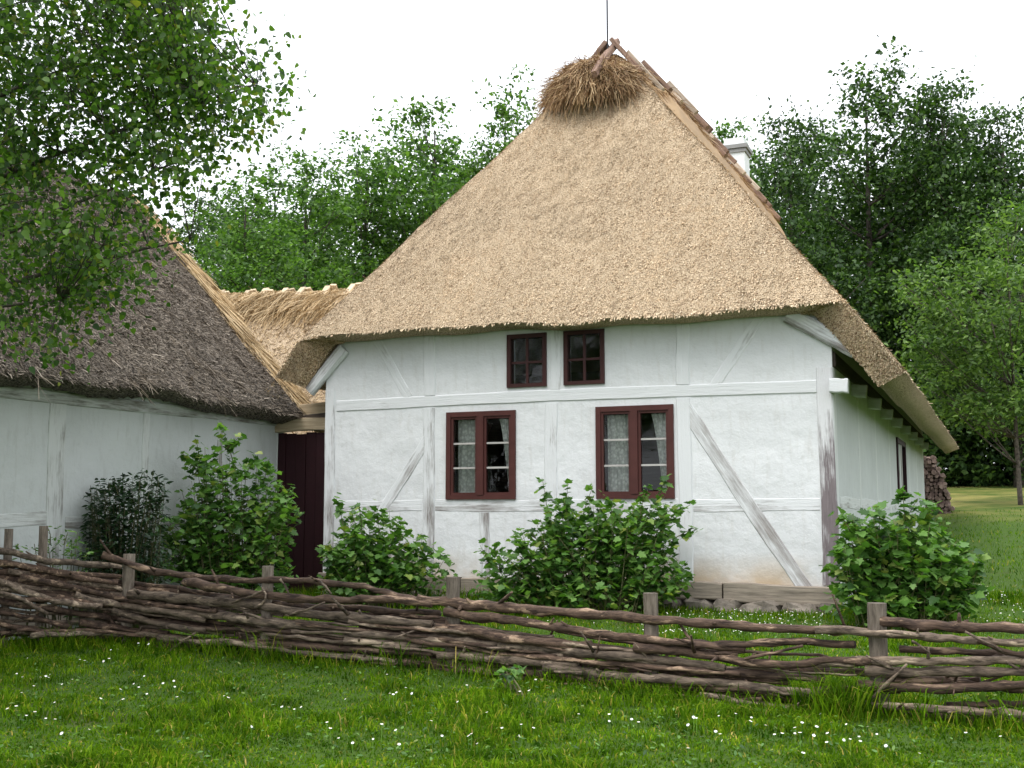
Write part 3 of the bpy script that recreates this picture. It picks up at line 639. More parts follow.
def fpost(px, top, w, slant=0, off=0.):
    p = fplace(px, top+40, off); zt = fplace(px, top)[2]; zb = float(ground(p[0], p[1]))-.2; mb = MB(); n_ = 9
    pts = [(p[0]+slant*(1-t), p[1], zb+(zt-zb)*t) for t in np.linspace(0, 1, 7)]; mb.tube(pts, w, n_, True, int(px), .07); mb.build('post', POSTW, fence)
fpost(7, 529, .038, 0, -.13); fpost(42, 526, .04, 0, -.13)
for px, tp, w in ((128, 554, .055), (267, 566, .052), (453, 577, .058), (651, 593, .052), (878, 603, .06), (1125, 622, .06), (1330, 640, .055), (1480, 653, .058)): fpost(px, tp, w)
RAILS = [  # pixel polylines, thickness in pixels, offset in metres in front (+) or behind (-) of the posts, bark
 ([(-60,540),(0,549),(25,556),(50,562),(90,564),(122,567)],8,.06,1),
 ([(102,554),(125,563),(150,571),(190,577),(230,580),(262,580),(300,580),(340,584),(370,587),(385,592),(405,599),(432,601)],8,.03,0),
 ([(-60,552),(-20,560),(10,564),(45,570),(75,577),(118,582)],8,.05,0),
 ([(20,578),(60,584),(95,592),(130,600),(165,606)],8,.07,0), ([(-60,568),(-20,575),(5,582),(25,592),(50,600),(75,604),(102,607)],8,.10,1),
 ([(75,594),(100,602),(130,607),(165,612),(205,620)],8,.09,1), ([(112,610),(135,617),(160,625),(185,628),(205,630)],7,.10,1),
 ([(-30,588),(20,597),(48,613)],6,.12,1), ([(-60,606),(15,615),(40,618),(72,628)],7,.06,0), ([(80,623),(130,630),(168,633)],8,.06,0),
 ([(-60,590),(-10,600),(30,606),(70,612),(110,618)],8,.03,0), ([(-60,578),(0,586),(60,594),(120,600)],9,-.02,0), ([(-60,560),(0,572),(60,578),(130,588),(180,592)],9,-.05,0),
 ([(-60,618),(0,624),(60,634),(130,638)],7,.02,0),([(30,570),(80,573),(128,577)],6,-.03,0),
 ([(185,582),(215,587),(250,594),(290,597),(330,600),(370,599),(400,600),(432,604)],10,.08,0),
 ([(418,600),(460,604),(500,607),(540,611),(580,613),(620,616),(651,620),(700,622),(740,627),(790,629),(830,630),(880,632)],12,.03,0),
 ([(815,629),(870,632),(905,635),(930,637),(975,641),(1040,643),(1200,655)],9,.09,1),
 ([(130,595),(175,597),(200,601),(245,603),(270,606),(300,613),(320,615),(370,619),(405,621),(432,625)],11,.06,1),
 ([(168,606),(200,614),(245,620),(290,624),(340,630),(370,636),(400,637),(430,637),(447,640)],10,.08,1),
 ([(160,638),(200,641),(240,643),(270,648),(290,652),(320,655),(370,658),(400,662)],7,.10,1), ([(150,645),(200,644),(260,641),(300,646),(340,648),(400,652),(432,653)],9,.05,0),
 ([(250,632),(300,638),(340,641),(400,646)],8,.0,0),([(160,622),(230,630),(300,634),(350,640),(400,644)],8,-.04,0),
 ([(330,656),(380,662),(432,664)],9,.06,0), ([(345,640),(380,643),(420,646),(443,643)],9,.09,1), ([(180,592),(240,600),(300,606),(380,610),(440,614)],9,-.05,0),
 ([(436,627),(470,630),(500,637),(540,642),(590,646)],12,.09,0), ([(420,640),(480,643),(520,650),(565,656)],11,.06,1), ([(438,655),(490,658),(540,663),(578,664)],10,.08,1),
 ([(445,613),(490,617),(530,622),(560,628),(600,634),(650,640),(700,645),(745,648)],10,.07,0), ([(420,668),(480,672),(545,673)],9,.05,0), ([(420,660),(480,667),(560,672),(620,676)],9,.0,0),
 ([(360,628),(420,634),(480,638),(560,645),(640,652)],10,-.04,0),
 ([(500,646),(560,650),(600,655),(650,658),(700,665),(725,668)],11,.08,1), ([(510,670),(560,675),(610,683),(660,686),(710,687),(765,690)],11,.06,0),
 ([(545,666),(590,673),(630,678),(680,680),(730,684),(780,690),(825,693)],11,.09,1), ([(545,683),(600,692),(648,696)],9,.05,0), ([(520,660),(600,666),(700,674),(790,682)],10,-.03,0),
 ([(635,648),(690,651),(730,660),(770,665),(800,664),(830,659),(872,662)],11,.07,0), ([(640,641),(680,643),(720,645),(770,643),(800,641),(855,644)],10,.05,0),
 ([(615,659),(680,662),(720,672),(770,676),(825,679)],10,.03,0), ([(655,690),(672,699),(692,709)],5,.13,1), ([(677,700),(720,702),(742,705)],6,.10,1),
 ([(700,694),(760,706),(800,711),(840,717),(870,721),(912,726)],7,.12,1), ([(700,690),(760,697),(820,702),(870,706)],9,.02,0), ([(740,690),(800,692),(860,688),(900,690)],10,.06,0),
 ([(880,621),(910,624),(950,626),(980,627),(1040,629),(1200,636)],12,.02,0), ([(978,640),(1000,650),(1024,656),(1060,658),(1150,668)],6,.11,0),
 ([(900,650),(940,651),(980,652),(1040,656),(1200,668)],8,-.02,0), ([(815,663),(870,661),(890,660),(950,661),(1000,660),(1040,664),(1200,676)],10,.06,1),
 ([(865,671),(910,672),(945,670),(1000,672),(1040,671),(1200,684)],11,.05,1), ([(858,684),(900,688),(950,688),(970,688),(1040,684),(1200,700)],11,.08,0),
 ([(856,703),(900,706),(950,710),(1000,712),(1040,718),(1200,734)],9,.10,1), ([(870,701),(890,680),(907,664)],4,.14,1), ([(875,678),(940,680),(1040,692),(1200,704)],9,-.02,0), ([(945,705),(1040,703),(1200,716)],8,.0,0),
 ([(800,700),(870,712),(950,718),(1040,722),(1200,738)],8,.0,0), ([(780,668),(840,672),(900,676),(980,680)],9,-.05,0),
 ([(745,658),(775,652),(803,646)],4,.10,0), ([(700,650),(690,640),(676,618)],4,.02,0), ([(163,655),(178,645),(196,632)],3,.15,1), ([(320,580),(331,594)],3,.08,1), ([(280,578),(289,593)],3,.08,1), ([(255,608),(272,596),(262,588)],3,.12,1), ([(232,602),(255,594),(268,590)],3,.12,1), ([(965,632),(985,640),(1002,652)],3,.13,1), ([(912,640),(925,650),(930,655)],3,.12,1),
 ([(755,652),(748,662)],3,.06,0), ([(772,650),(768,662)],3,.06,0), ([(290,615),(310,608),(325,603)],3,.12,1),([(770,690),(800,697),(838,690)],4,.12,1),
]
rr_ = random.Random(77)
for k in range(96):      # thinner branches that fill the weave
    x_ = rr_.uniform(-60, 560) if k < 64 else rr_.uniform(-120, 150); L_ = rr_.uniform(110, 330); f_ = rr_.uniform(.12, .95); pts = []; w_ = rr_.uniform(-.12, .12)
    for j in range(7):
        xx = x_+L_*j/6; yt = np.interp(xx, [-60, 10, 128, 267, 453, 651, 878, 1130], [548, 556, 574, 592, 606, 634, 645, 660]); yb_ = np.interp(xx, [-60, 10, 128, 267, 453, 651, 878, 1130], [640, 640, 640, 655, 672, 697, 716, 742])
        g_ = f_+w_*(j/6-.5)+rr_.uniform(-.03, .03); pts.append((xx, yt+(yb_-yt)*g_))
    RAILS.append((pts, rr_.uniform(2.5, 6.5), rr_.choice((-.05, -.02, .02, .05, .09) if k < 64 else (-.09, -.07, -.05, -.02)), rr_.random() < .45))
def smoothpath(pts, n):
    pts = np.asarray(pts, float); d = np.r_[0, np.cumsum(np.linalg.norm(np.diff(pts, axis=0), axis=1))]; t = np.linspace(0, d[-1], n)
    q = np.stack([np.interp(t, d, pts[:, k]) for k in range(pts.shape[1])], -1)
    for _ in range(2): q[1:-1] = .25*q[:-2]+.5*q[1:-1]+.25*q[2:]
    return q
for r0 in RAILS:     # rails that leave the picture at right run on to the next posts
    p_ = r0[0]
    if p_[-1][0] == 1200: p_.append((1480+int(p_[-1][1]) % 40, p_[-1][1]+(p_[-1][1]-p_[-2][1])*300/160))
for ri, (pl_, th_, off, bk) in enumerate(RAILS):
    L = sum(math.hypot(a[0]-b[0], a[1]-b[1]) for a, b in zip(pl_[:-1], pl_[1:])); n = max(5, int(L/11)); q = smoothpath(pl_, n); r_ = random.Random(ri); ph = r_.uniform(0, 6)
    pts = []; rad = []
    for i, (px, py) in enumerate(q):
        o = off+.018*math.sin(i*.55+ph)+.008*r_.uniform(-1, 1); p = fplace(px, py+r_.uniform(-1.1, 1.1), o); Zd = (p-CAM)@fh
        t = i/(n-1); rr = th_*.42*Zd/FPX*(1.06-.22*t+.08*math.sin(i*1.7+ph)+r_.uniform(-.13, .13)); pts.append(p); rad.append(max(rr, .006))
    mb = MB(); mb.tube(pts, rad, 9 if th_ > 5 else 6, True, ri, .12)
    if th_ > 6:   # knots and broken side twigs
        for _ in range(max(1, int(L/90))):
            j = r_.randrange(1, n-1); p = np.array(pts[j]); dv = np.array([r_.uniform(-1, 1), -r_.uniform(.1, .8), r_.uniform(-.3, 1)]); dv /= np.linalg.norm(dv)
            l = r_.uniform(.03, .10) if r_.random() < .7 else r_.uniform(.12, .25); mb.tube([p, p+dv*(rad[j]+l*.5), p+dv*(rad[j]+l)], [rad[j]*.5, rad[j]*.35, rad[j]*.2], 5)
    mb.build('branch', RAIL2 if bk else RAIL, fence, True)

# ------------------------------------------------------------------ vegetation helpers
RHOMB = (np.array([(0, -.5, 0), (.30, -.05, .06), (0, .5, -.03), (-.30, -.05, .06)]), np.array([(0, 1, 2, 3)]))
HEART = (np.array([(0, 0, 0), (.40, .20, .06), (.32, .58, .03), (0, 1., -.08), (-.32, .58, .03), (-.40, .20, .06)]), np.array([(0, 1, 2), (0, 2, 3), (0, 3, 4), (0, 4, 5)]))
lobes = [(0, 0), (.22, -.10), (.46, .04), (.38, .22), (.60, .46), (.34, .50), (.26, .70), (0, 1.0)]
pv = [(x, y, .10*abs(x)-.08*y*y) for x, y in lobes]+[(-x, y, .10*abs(x)-.08*y*y) for x, y in lobes[1:-1][::-1]]
PALM = (np.array(pv+[(0, .38, -.04)]), np.array([(len(pv), i, (i+1) % len(pv)) for i in range(len(pv))]))
OVAL = (np.array([(0, 0, 0), (.2, .3, .04), (.17, .65, .03), (0, 1, -.05), (-.17, .65, .03), (-.2, .3, .04)]), np.array([(0, 1, 2), (0, 2, 3), (0, 3, 4), (0, 4, 5)]))
def leafmesh(name, tmpl, P, size, up_bias, droop, outward=None):
    n = len(P); nr = norm(rand_dirs(n)+np.array([0, 0, up_bias])); hd = rand_dirs(n)*np.array([1, 1, .5])+np.array([0, 0, -droop])
    if outward is not None: hd = hd+outward*.9
    V, F = scatter(tmpl[0], tmpl[1], P, frames(nr, norm(hd)), size*rng.uniform(.45, 1.3, n)); return npmesh(name, V, F)
def curve(a, b, bend, n=6):
    a = np.asarray(a, float); b = np.asarray(b, float); t = np.linspace(0, 1, n)[:, None]; m_ = a+(b-a)*.5+np.asarray(bend); return (1-t)**2*a+2*t*(1-t)*m_+t*t*b
def make_tree(seed, h, blobs, nclump, nleaf, lsize, tr, spread, mat, tmpl=RHOMB, flat=.6, lean=(0, 0), nlimb=70):
    """meshes (trunk with limbs, crown) in the tree's own frame; blobs = ellipsoids that fill the crown"""
    global rng
    keep, rng = rng, np.random.default_rng(seed); r_ = random.Random(seed); mb = MB()
    top = np.array([lean[0], lean[1], h*.9]); tp = curve((0, 0, -.3), top, (r_.uniform(-.3, .3), r_.uniform(-.3, .3), 0), 12)
    mb.tube(tp, tr*np.linspace(1.15, .12, 12), 9, True, seed, .05)
    vol = np.array([b[3]*b[4]*b[5] for b in blobs]); bi = rng.choice(len(blobs), nclump, p=vol/vol.sum()); B = np.array(blobs)[bi]
    d = rand_dirs(nclump); rr = rng.uniform(.25, 1, nclump)**.45; C = B[:, :3]+d*rr[:, None]*B[:, 3:6]
    for i in range(min(nlimb, nclump)):
        c = C[i]; hd = math.hypot(c[0], c[1]); zt = min(max(h*.12, c[2]-hd*r_.uniform(.5, 1.0)), h*.84); j = np.argmin(abs(tp[:, 2]-zt)); a = tp[j]
        rad = tr*(1-.85*j/11)*.42; mb.tube(curve(a, c, (0, 0, -.12*hd), 6), np.linspace(rad, .012, 6), 5)
    ci = rng.integers(0, nclump, nleaf); wgt = rng.uniform(.5, 1.3, nclump)[ci]
    P = C[ci]+rng.normal(0, 1, (nleaf, 3))*np.array([spread, spread, spread*flat])*wgt[:, None]
    tm = mb.mesh('trunk', True); cm = leafmesh('crown', tmpl, P, lsize, .9, .35); tm.materials.append(BARK); cm.materials.append(mat)
    rng = keep; return tm, cm
def place_tree(name, label, cat, meshes, loc, sc=(1, 1, 1), rz=0, group=None, parts=('trunk', 'crown')):
    e = empty(name, loc); e.scale = sc; e.rotation_euler = (0, 0, rz); tag(e, label, cat, group)
    for nm, me in zip(parts, meshes):
        o = bpy.data.objects.new(nm, me); COL.objects.link(o); o.parent = e
    return e
# ------------------------------------------------------------------ trees behind
def cr(h, w, lo=.22, seed=0, k=9):
    r_ = random.Random(seed); out = []
    for i in range(k):
        t = (i+.5)/k; z = h*(lo+(1-lo)*t)*.95; env = w*math.sin(math.pi*(.12+.80*t))**.7; a = r_.uniform(0, 6.28); q = r_.uniform(.15, .6)*env
        out.append((q*math.cos(a), q*math.sin(a), z, env*.62, env*.62, h*.10))
    out.append((0, 0, h*.93, w*.25, w*.25, h*.07)); return out
T_A = make_tree(11, 14, cr(14, 3.4, .18, 1, 12), 330, 17000, .20, .20, .34, LEAF_BG)
T_B = make_tree(12, 15, cr(15, 3.0, .2, 2, 13), 300, 15000, .19, .18, .32, LEAF_BG)
T_C = make_tree(13, 16, cr(16, 4.4, .12, 3, 14), 520, 26000, .23, .24, .42, LEAF_DK)
T_D = make_tree(14, 15, cr(15, 4.0, .08, 4, 14), 560, 28000, .22, .22, .42, LEAF_DK)
def bgtree(px, topy, Zd, me, h0, label, rz, grp, wsc=1., name='broadleaf_tree'):
    b = atd(px, 500, Zd); z = float(ground(b[0], b[1])); t = atd(px, topy, Zd); s = (t[2]-z)/h0
    place_tree(name, label, 'tree', me, (b[0], b[1], z-.05), (s*wsc, s*wsc, s), rz, grp)
GL, GR = 'trees behind the thatched wing', 'trees in the dark wood at right'
bgtree(238, 178, 30, T_B, 14.6, 'leafy green tree just right of the overhanging branches, above barn roof', .4, GL, 1.1)
bgtree(300, 148, 36, T_A, 13.7, 'airy green tree with sky showing between its stems, above the wing ridge', 1.2, GL)
bgtree(362, 150, 40, T_B, 14.6, 'slender green tree left of the roof slope with pale gaps', 2.2, GL, 1.1)
bgtree(432, 98, 40, T_A, 13.7, 'taller green tree reaching midway up the left roof slope', 3.0, GL, .95)
bgtree(505, 90, 37, T_B, 14.6, 'bright green tree touching the straw cap on its left', 4.1, GL, .9)
bgtree(268, 165, 42, T_B, 14.6, 'mid green tree between the barn verge and the airy tree', 3.6, GL, 1.2)
bgtree(400, 140, 45, T_A, 13.7, 'green tree filling the gap behind the slender one', 5.5, GL, 1.1)
bgtree(330, 195, 52, T_D, 14.6, 'low dark tree far behind the wing between airy trees', 5., GL)
bgtree(200, 200, 48, T_C, 15.6, 'dark tree far behind the barn roof ridge', 1., GL)
bgtree(745, 118, 46, T_A, 13.7, 'thin pale tree behind the white chimney', 2.6, GR, .8)
bgtree(800, 118, 41, T_C, 15.6, 'dark dense tree right of the chimney', .3, GR, .85)
bgtree(880, 72, 44, T_D, 14.6, 'tallest dark tree of the wood at right', 1.7, GR, .95)
bgtree(958, 84, 42, T_C, 15.6, 'dark tree beside the tallest, thin at the top', 2.9, GR, .8)
bgtree(1020, 112, 40, T_D, 14.6, 'dark tree at the right edge of the picture', 4.4, GR, .85)
bgtree(835, 150, 52, T_D, 14.6, 'dim tree deep in the wood behind the dense front trees', 5.2, GR, 1.1)
bgtree(930, 140, 54, T_C, 15.6, 'dim tree deep in the wood behind the tallest tree', .9, GR, 1.2)
bgtree(1100, 90, 44, T_C, 15.6, 'dark tree just beyond the right edge of the picture', 3.3, GR)
# dark shrubs along the wood's edge
S_A = make_tree(31, 4.2, [(0, 0, 1.6, 2.0, 1.6, 1.5), (1, .3, 2.4, 1.4, 1.2, 1.2), (-1, -.2, 2.2, 1.3, 1.2, 1.3), (0, 0, .5, 2.2, 1.6, .6)], 220, 9000, .19, .07, .34, LEAF_DK, nlimb=30)
for i, (px, Zd, s, lab) in enumerate(((850, 43, 1.1, 'dark shrub under the wood beside the thatched eave'), (925, 42, 1.15, 'dark shrub behind the firewood pile'), (968, 43, 1., 'dark shrub at the far edge of the dry lawn'), (1010, 42, 1.2, 'dark shrub behind the young tree trunk'), (1060, 41, 1.1, 'dark shrub off the right edge behind the young tree'), (790, 44, 1.2, 'dark shrub hidden low behind the house roof'))):
    b = atd(px, 490, Zd); place_tree('shrub', lab, 'shrub', S_A, (b[0], b[1], float(ground(b[0], b[1]))-.05), (s*1.15, s, s*1.15), i*1.3, 'shrubs along the edge of the wood', ('stem', 'crown'))
# young light tree on the lawn
b = gxy(1020, 505)
T_L = make_tree(41, 8.0, [(0, 0, 3.6, 2.4, 2.4, 1.4), (-.5, -.3, 5.2, 2.3, 2.2, 1.3), (.3, .2, 6.8, 1.6, 1.6, 1.2), (-1.3, -.4, 4.2, 1.6, 1.5, 1.1), (.1, 0, 7.7, .8, .8, .7), (-1.0, .1, 2.7, 1.7, 1.3, .7), (-1.8, -.3, 5.6, 1.2, 1.2, .9), (-2.0, 0, 3.6, 1.1, 1, .8), (0, 0, 2.4, 2.2, 1.8, .6)], 360, 16500, .16, .06, .26, LEAF_LT, OVAL, .5, nlimb=90)
place_tree('young_tree', 'young light green tree standing on the lawn at the right edge', 'tree', T_L, (b[0]+.02, b[1], float(ground(b[0], b[1]))-.05))

# ------------------------------------------------------------------ overhanging tree in the left foreground
tz = 8.4; tb = atd(-300, 600, tz); tb[2] = float(ground(tb[0], tb[1]))
ft = empty('aspen_tree', tb); tag(ft, 'leafy aspen overhanging the barn roof at the upper left', 'tree')
def inpoly(x, y, poly):
    c = False; j = len(poly)-1
    for i in range(len(poly)):
        if (poly[i][1] > y) != (poly[j][1] > y) and x < (poly[j][0]-poly[i][0])*(y-poly[i][1])/(poly[j][1]-poly[i][1])+poly[i][0]: c = not c
        j = i
    return c
POLY = [(-20,-160),(150,-140),(212,-20),(196,12),(186,38),(208,62),(236,40),(258,34),(272,62),(288,80),(276,110),(262,138),(232,150),(196,160),(176,178),(198,205),(214,240),(206,268),(176,262),(150,284),(128,300),(95,322),(62,352),(30,350),(-20,320)]
OUT = [(-640,-340),(-100,-420),(-20,-160),(-20,320),(-150,330),(-420,300),(-640,200)]
cl = []; r_ = random.Random(5)
while len(cl) < 370:
    x, y = r_.uniform(-20, 292), r_.uniform(-160, 355)
    if inpoly(x, y, POLY) and not (math.hypot((x-160)/26, (y-205)/14) < 1) and not (math.hypot((x-84)/18, (y-128)/12) < 1) and not (math.hypot((x-70)/24, (y-12)/12) < 1):
        if x > 190 and r_.random() < .15: continue
        if y > 165 and r_.random() < .55: continue
        cl.append(atd(x, y, r_.uniform(7.0, 9.6)))
for _ in range(12):
    cl.append(atd(r_.uniform(-20, 150), r_.uniform(150, 330), r_.uniform(7.0, 9.6)))
while len(cl) < 790:
    x, y = r_.uniform(-640, -20), r_.uniform(-420, 330)
    if inpoly(x, y, OUT): cl.append(atd(x, y, r_.uniform(6.6, 10.6)))
cl = np.array(cl); mb = MB()
limbs = [curve(tb+np.array([0, 0, -.2]), atd(-250, -300, tz), (.1, .1, 0), 14)]; mb.tube(limbs[0], np.linspace(.15, .03, 14), 10, True, 3, .05)
def limb(px0, py0, px1, py1, z1, r0, bend=(0, 0, .25)):
    a = limbs[0][np.argmin(np.linalg.norm(limbs[0]-atd(px0, py0, tz), axis=1))]; c = curve(a, atd(px1, py1, z1), bend, 12); limbs.append(c); mb.tube(c, np.linspace(r0*.75, .006, 12), 7)
for args in ((-290, 420, 150, 175, 8.2, .055), (-280, 330, 255, 85, 8.0, .04), (-280, 250, 180, 30, 8.6, .05), (-290, 420, 60, 300, 7.8, .045), (-285, 400, 190, 240, 8.8, .045), (-270, 150, 60, -100, 8.3, .05), (-300, 380, -560, 60, 8.6, .05), (-280, 250, -480, -250, 8.8, .05), (-280, 300, -100, 60, 7.2, .045), (-280, 260, -120, -120, 9.8, .045), (-290, 380, -200, 180, 10.2, .04), (-290, 400, -60, 220, 7.1, .04)): limb(*args)
LP = np.concatenate(limbs[1:])
Pl = []; Ol = []
for c in cl:
    dd = np.linalg.norm(LP-c, axis=1)+.4*np.maximum(0, LP[:, 2]-c[2]); j = int(np.argmin(dd)); a = LP[j]; ln = np.linalg.norm(c-a); tw = curve(a, c, rng.normal(0, .08, 3)+np.array([0, 0, .06]), 7)
    mb.tube(tw, np.linspace(min(.007, .003+.004*ln), .0018, 7), 4)
    k = int(rng.integers(60, 90)); t = rng.uniform(.35, 1.12, k)[:, None]; pts = a+(c-a)*t; pts += np.clip(rng.normal(0, 1, (k, 3)), -1.8, 1.8)*np.array([.15, .15, .12]); Pl.append(pts)
    for s_ in range(3): e_ = c+rng.normal(0, .16, 3); mb.tube(curve(tw[4], e_, rng.normal(0, .03, 3), 4), [.0025, .002, .0018, .0014], 3)
Pl = np.concatenate(Pl)
mb.build('trunk', BARK, ft, True)
me = leafmesh('leaves', HEART, rel(Pl, ft), .049, .35, .8); link('crown', me, LEAF_FG, ft)

# ------------------------------------------------------------------ bushes by the walls
def bush(name, label, cat, base_pt, blobs, nstem, nleaf, lsize, tmpl, mat, sprays=(), seed=1, upb=1.35):
    """blobs: (px, py, rx_px, ry_px, depth offset m); each lobe of leaves stands on stems from the base"""
    global rng
    base_pt = np.array(base_pt); base_pt[2] = float(ground(base_pt[0], base_pt[1])); Zd = (base_pt-CAM)@fh
    e = empty(name, base_pt); tag(e, label, cat); r_ = random.Random(seed); keep, rng = rng, np.random.default_rng(seed); mb = MB(); P = []; O = []
    area = np.array([b[2]*b[3] for b in blobs], float); area /= area.sum()
    for (px, py, rx, ry, dz), w in zip(blobs, area):
        c = atd(px, py, Zd+dz); s = (Zd+dz)/FPX; k = int(nleaf*w); d = rand_dirs(k); q = rng.uniform(.12, 1, k)**.5
        d3 = d[:, :1]*rt*(rx*s)+d[:, 1:2]*np.array(fh)*(min(rx, 60)*.75*s)+d[:, 2:]*np.array([0, 0, 1.])*(ry*s)
        pts = c+d3*q[:, None]+rng.normal(0, .02, (k, 3)); P.append(pts); O.append(norm(d3))
        for _ in range(max(2, int(nstem*w))):
            tpt = pts[r_.randrange(k)]; b0 = base_pt+np.array([r_.uniform(-.25, .25), r_.uniform(-.12, .12), -.05])+np.array([c[0]-base_pt[0], c[1]-base_pt[1], 0])*.55
            b0[2] = float(ground(b0[0], b0[1]))-.05; mb.tube(curve(b0, tpt, (0, 0, .1), 6), np.linspace(.009, .003, 6), 5)
    Pb = np.concatenate(P); Ob = np.concatenate(O); cut = rng.random(len(Pb)) < .26; P, O = [Pb[cut]], [Ob[cut]]
    for _ in range(int(nleaf*.66/30)):      # upright leafy shoots
        bi = int(rng.choice(len(blobs), p=area)); px, py, rx, ry, dz = blobs[bi]; a_ = r_.uniform(-1, 1); tp_ = atd(px+a_*rx*.95, py-ry*r_.uniform(.1, 1.12)*math.sqrt(1-.75*a_*a_), Zd+dz+r_.uniform(-.3, .3))
        b0 = np.array([tp_[0]*.55+base_pt[0]*.45+r_.uniform(-.1, .1), tp_[1]*.6+base_pt[1]*.4, 0]); b0[2] = float(ground(b0[0], b0[1]))-.03; cv = curve(b0, tp_, (r_.uniform(-.06, .06), r_.uniform(-.06, .06), .12), 9); mb.tube(cv, np.linspace(.006, .002, 9), 5)
        k = 30; t = np.sort(rng.uniform(.25, 1.02, k)); pts = np.stack([np.interp(t, np.linspace(0, 1, 9), cv[:, q]) for q in range(3)], -1); d = norm(rng.normal(0, 1, (k, 3))*np.array([1, 1, .25])); P.append(pts+d*(.03+.13*(1.05-t))[:, None]*rng.uniform(.4, 1.2, k)[:, None]); O.append(d)
    for (px, py, tx, ty, k) in sprays:   # upright shoots with leaves in pairs
        a = atd(px, py, Zd+r_.uniform(-.15, .1)); b = atd(tx, ty, Zd+r_.uniform(-.2, .05)); cv = curve(a, b, (r_.uniform(-.05, .05), 0, .03), 8); mb.tube(cv, np.linspace(.006, .002, 8), 5)
        k = int(k*1.8); t = np.sort(rng.uniform(.0, 1.02, k)); pts = np.stack([np.interp(t, np.linspace(0, 1, 8), cv[:, i]) for i in range(3)], -1)+rng.normal(0, .03, (k, 3)); P.append(pts); O.append(norm(rng.normal(0, 1, (k, 3))*np.array([1, 1, .2])))
    P = np.concatenate(P); O = np.concatenate(O); ok = P[:, 2] > ground(P[:, 0], P[:, 1])+.02; P, O = P[ok], O[ok]
    mb.build('stems', STEM, e, True); rngs = leafmesh('leaves', tmpl, rel(P, e), lsize, upb, .25, O); link('leaves', rngs, mat, e); rng = keep; return e
bush('rose_bush', 'dark leafy bush against the barn wall', 'bush', onX(128, 560, -6.75), [(128, 520, 40, 42, 0), (112, 500, 24, 24, .1), (146, 492, 22, 22, 0), (104, 535, 20, 22, .1), (128, 558, 46, 20, 0)], 30, 5200, .07, OVAL, LEAF_RO, [(140, 490, 143, 473, 12), (118, 495, 110, 478, 12)], 3)
bush('currant_bush', 'tall green bush with sprays between the barn wall and the gate', 'bush', onX(238, 575, -6.35), [(232, 535, 62, 44, 0), (215, 500, 38, 36, .1), (250, 490, 34, 34, .1), (185, 540, 26, 34, 0), (280, 520, 22, 34, -.1), (205, 470, 16, 24, .15), (235, 572, 66, 18, 0)], 46, 4600, .078, PALM, LEAF_CU,
     [(205, 480, 182, 452, 14), (235, 470, 222, 428, 26), (225, 450, 240, 436, 14), (245, 480, 258, 455, 16), (200, 470, 196, 440, 14), (280, 510, 292, 486, 14), (262, 490, 268, 462, 12), (285, 530, 300, 510, 12)], 4)
bush('currant_bush', 'low spreading green bush below the left lower window', 'bush', onY(385, 598, -.85), [(385, 560, 56, 34, 0), (355, 560, 34, 34, .0), (425, 575, 34, 24, -.1), (375, 530, 34, 26, .1), (345, 585, 30, 18, -.1)], 34, 3000, .08, PALM, LEAF_CU,
     [(345, 540, 337, 500, 14), (362, 530, 358, 505, 12), (380, 525, 374, 512, 10), (395, 540, 405, 520, 10), (410, 550, 420, 540, 10), (335, 560, 320, 548, 10)], 5)
bush('currant_bush', 'big leafy currant bush in front of the right lower window', 'bush', onY(590, 612, -.85), [(590, 560, 54, 46, 0), (550, 560, 46, 42, 0), (640, 550, 42, 46, 0), (610, 530, 44, 34, .1), (560, 525, 26, 30, .1), (500, 580, 32, 28, .0), (520, 595, 44, 20, -.1), (660, 580, 34, 30, -.1), (600, 595, 70, 20, -.15), (655, 520, 26, 26, 0)], 60, 6000, .078, PALM, LEAF_CU,
     [(548, 530, 542, 478, 18), (565, 520, 568, 484, 16), (580, 525, 593, 486, 18), (600, 520, 612, 500, 14), (640, 520, 650, 486, 16), (655, 510, 668, 478, 18), (665, 525, 690, 505, 16), (672, 540, 694, 528, 16), (495, 570, 480, 545, 14), (530, 560, 514, 536, 14), (500, 570, 494, 545, 10)], 6)
bush('currant_bush', 'broad green bush at the right front corner of the house', 'bush', onY(905, 628, -1.0), [(905, 570, 62, 50, 0), (870, 565, 42, 48, 0), (945, 580, 38, 40, 0), (880, 530, 36, 26, .1), (920, 535, 34, 30, .1), (860, 600, 36, 26, -.1), (920, 608, 54, 20, -.15)], 50, 4200, .09, PALM, LEAF_CU,
     [(850, 530, 836, 514, 10), (880, 520, 876, 508, 10), (905, 520, 903, 492, 14), (930, 530, 926, 505, 14), (955, 560, 975, 550, 12), (850, 580, 826, 566, 12), (965, 590, 985, 590, 10), (900, 530, 918, 498, 12)], 7)
bush('weed_clump', 'small green weed clump between fence posts and barn wall at left', 'weed', onX(60, 560, -6.7), [(60, 545, 26, 16, 0), (38, 552, 26, 12, 0), (78, 552, 14, 12, 0)], 10, 420, .06, OVAL, LEAF_CU, [(50, 545, 48, 528, 8), (64, 545, 68, 532, 8)], 8)
bush('leafy_weed', 'dark round-leaved weed at the foot of the fence, below the large bush', 'weed', gxy(510, 694), [(508, 677, 14, 10, 0)], 5, 46, .055, HEART, LEAF_CU, (), 9)
bush('dock_plant', 'broad-leaved dock against the fence at far right', 'weed', gxy(985, 724), [(984, 702, 8, 16, 0)], 4, 16, .13, OVAL, LEAF_LT, (), 10, -.2)

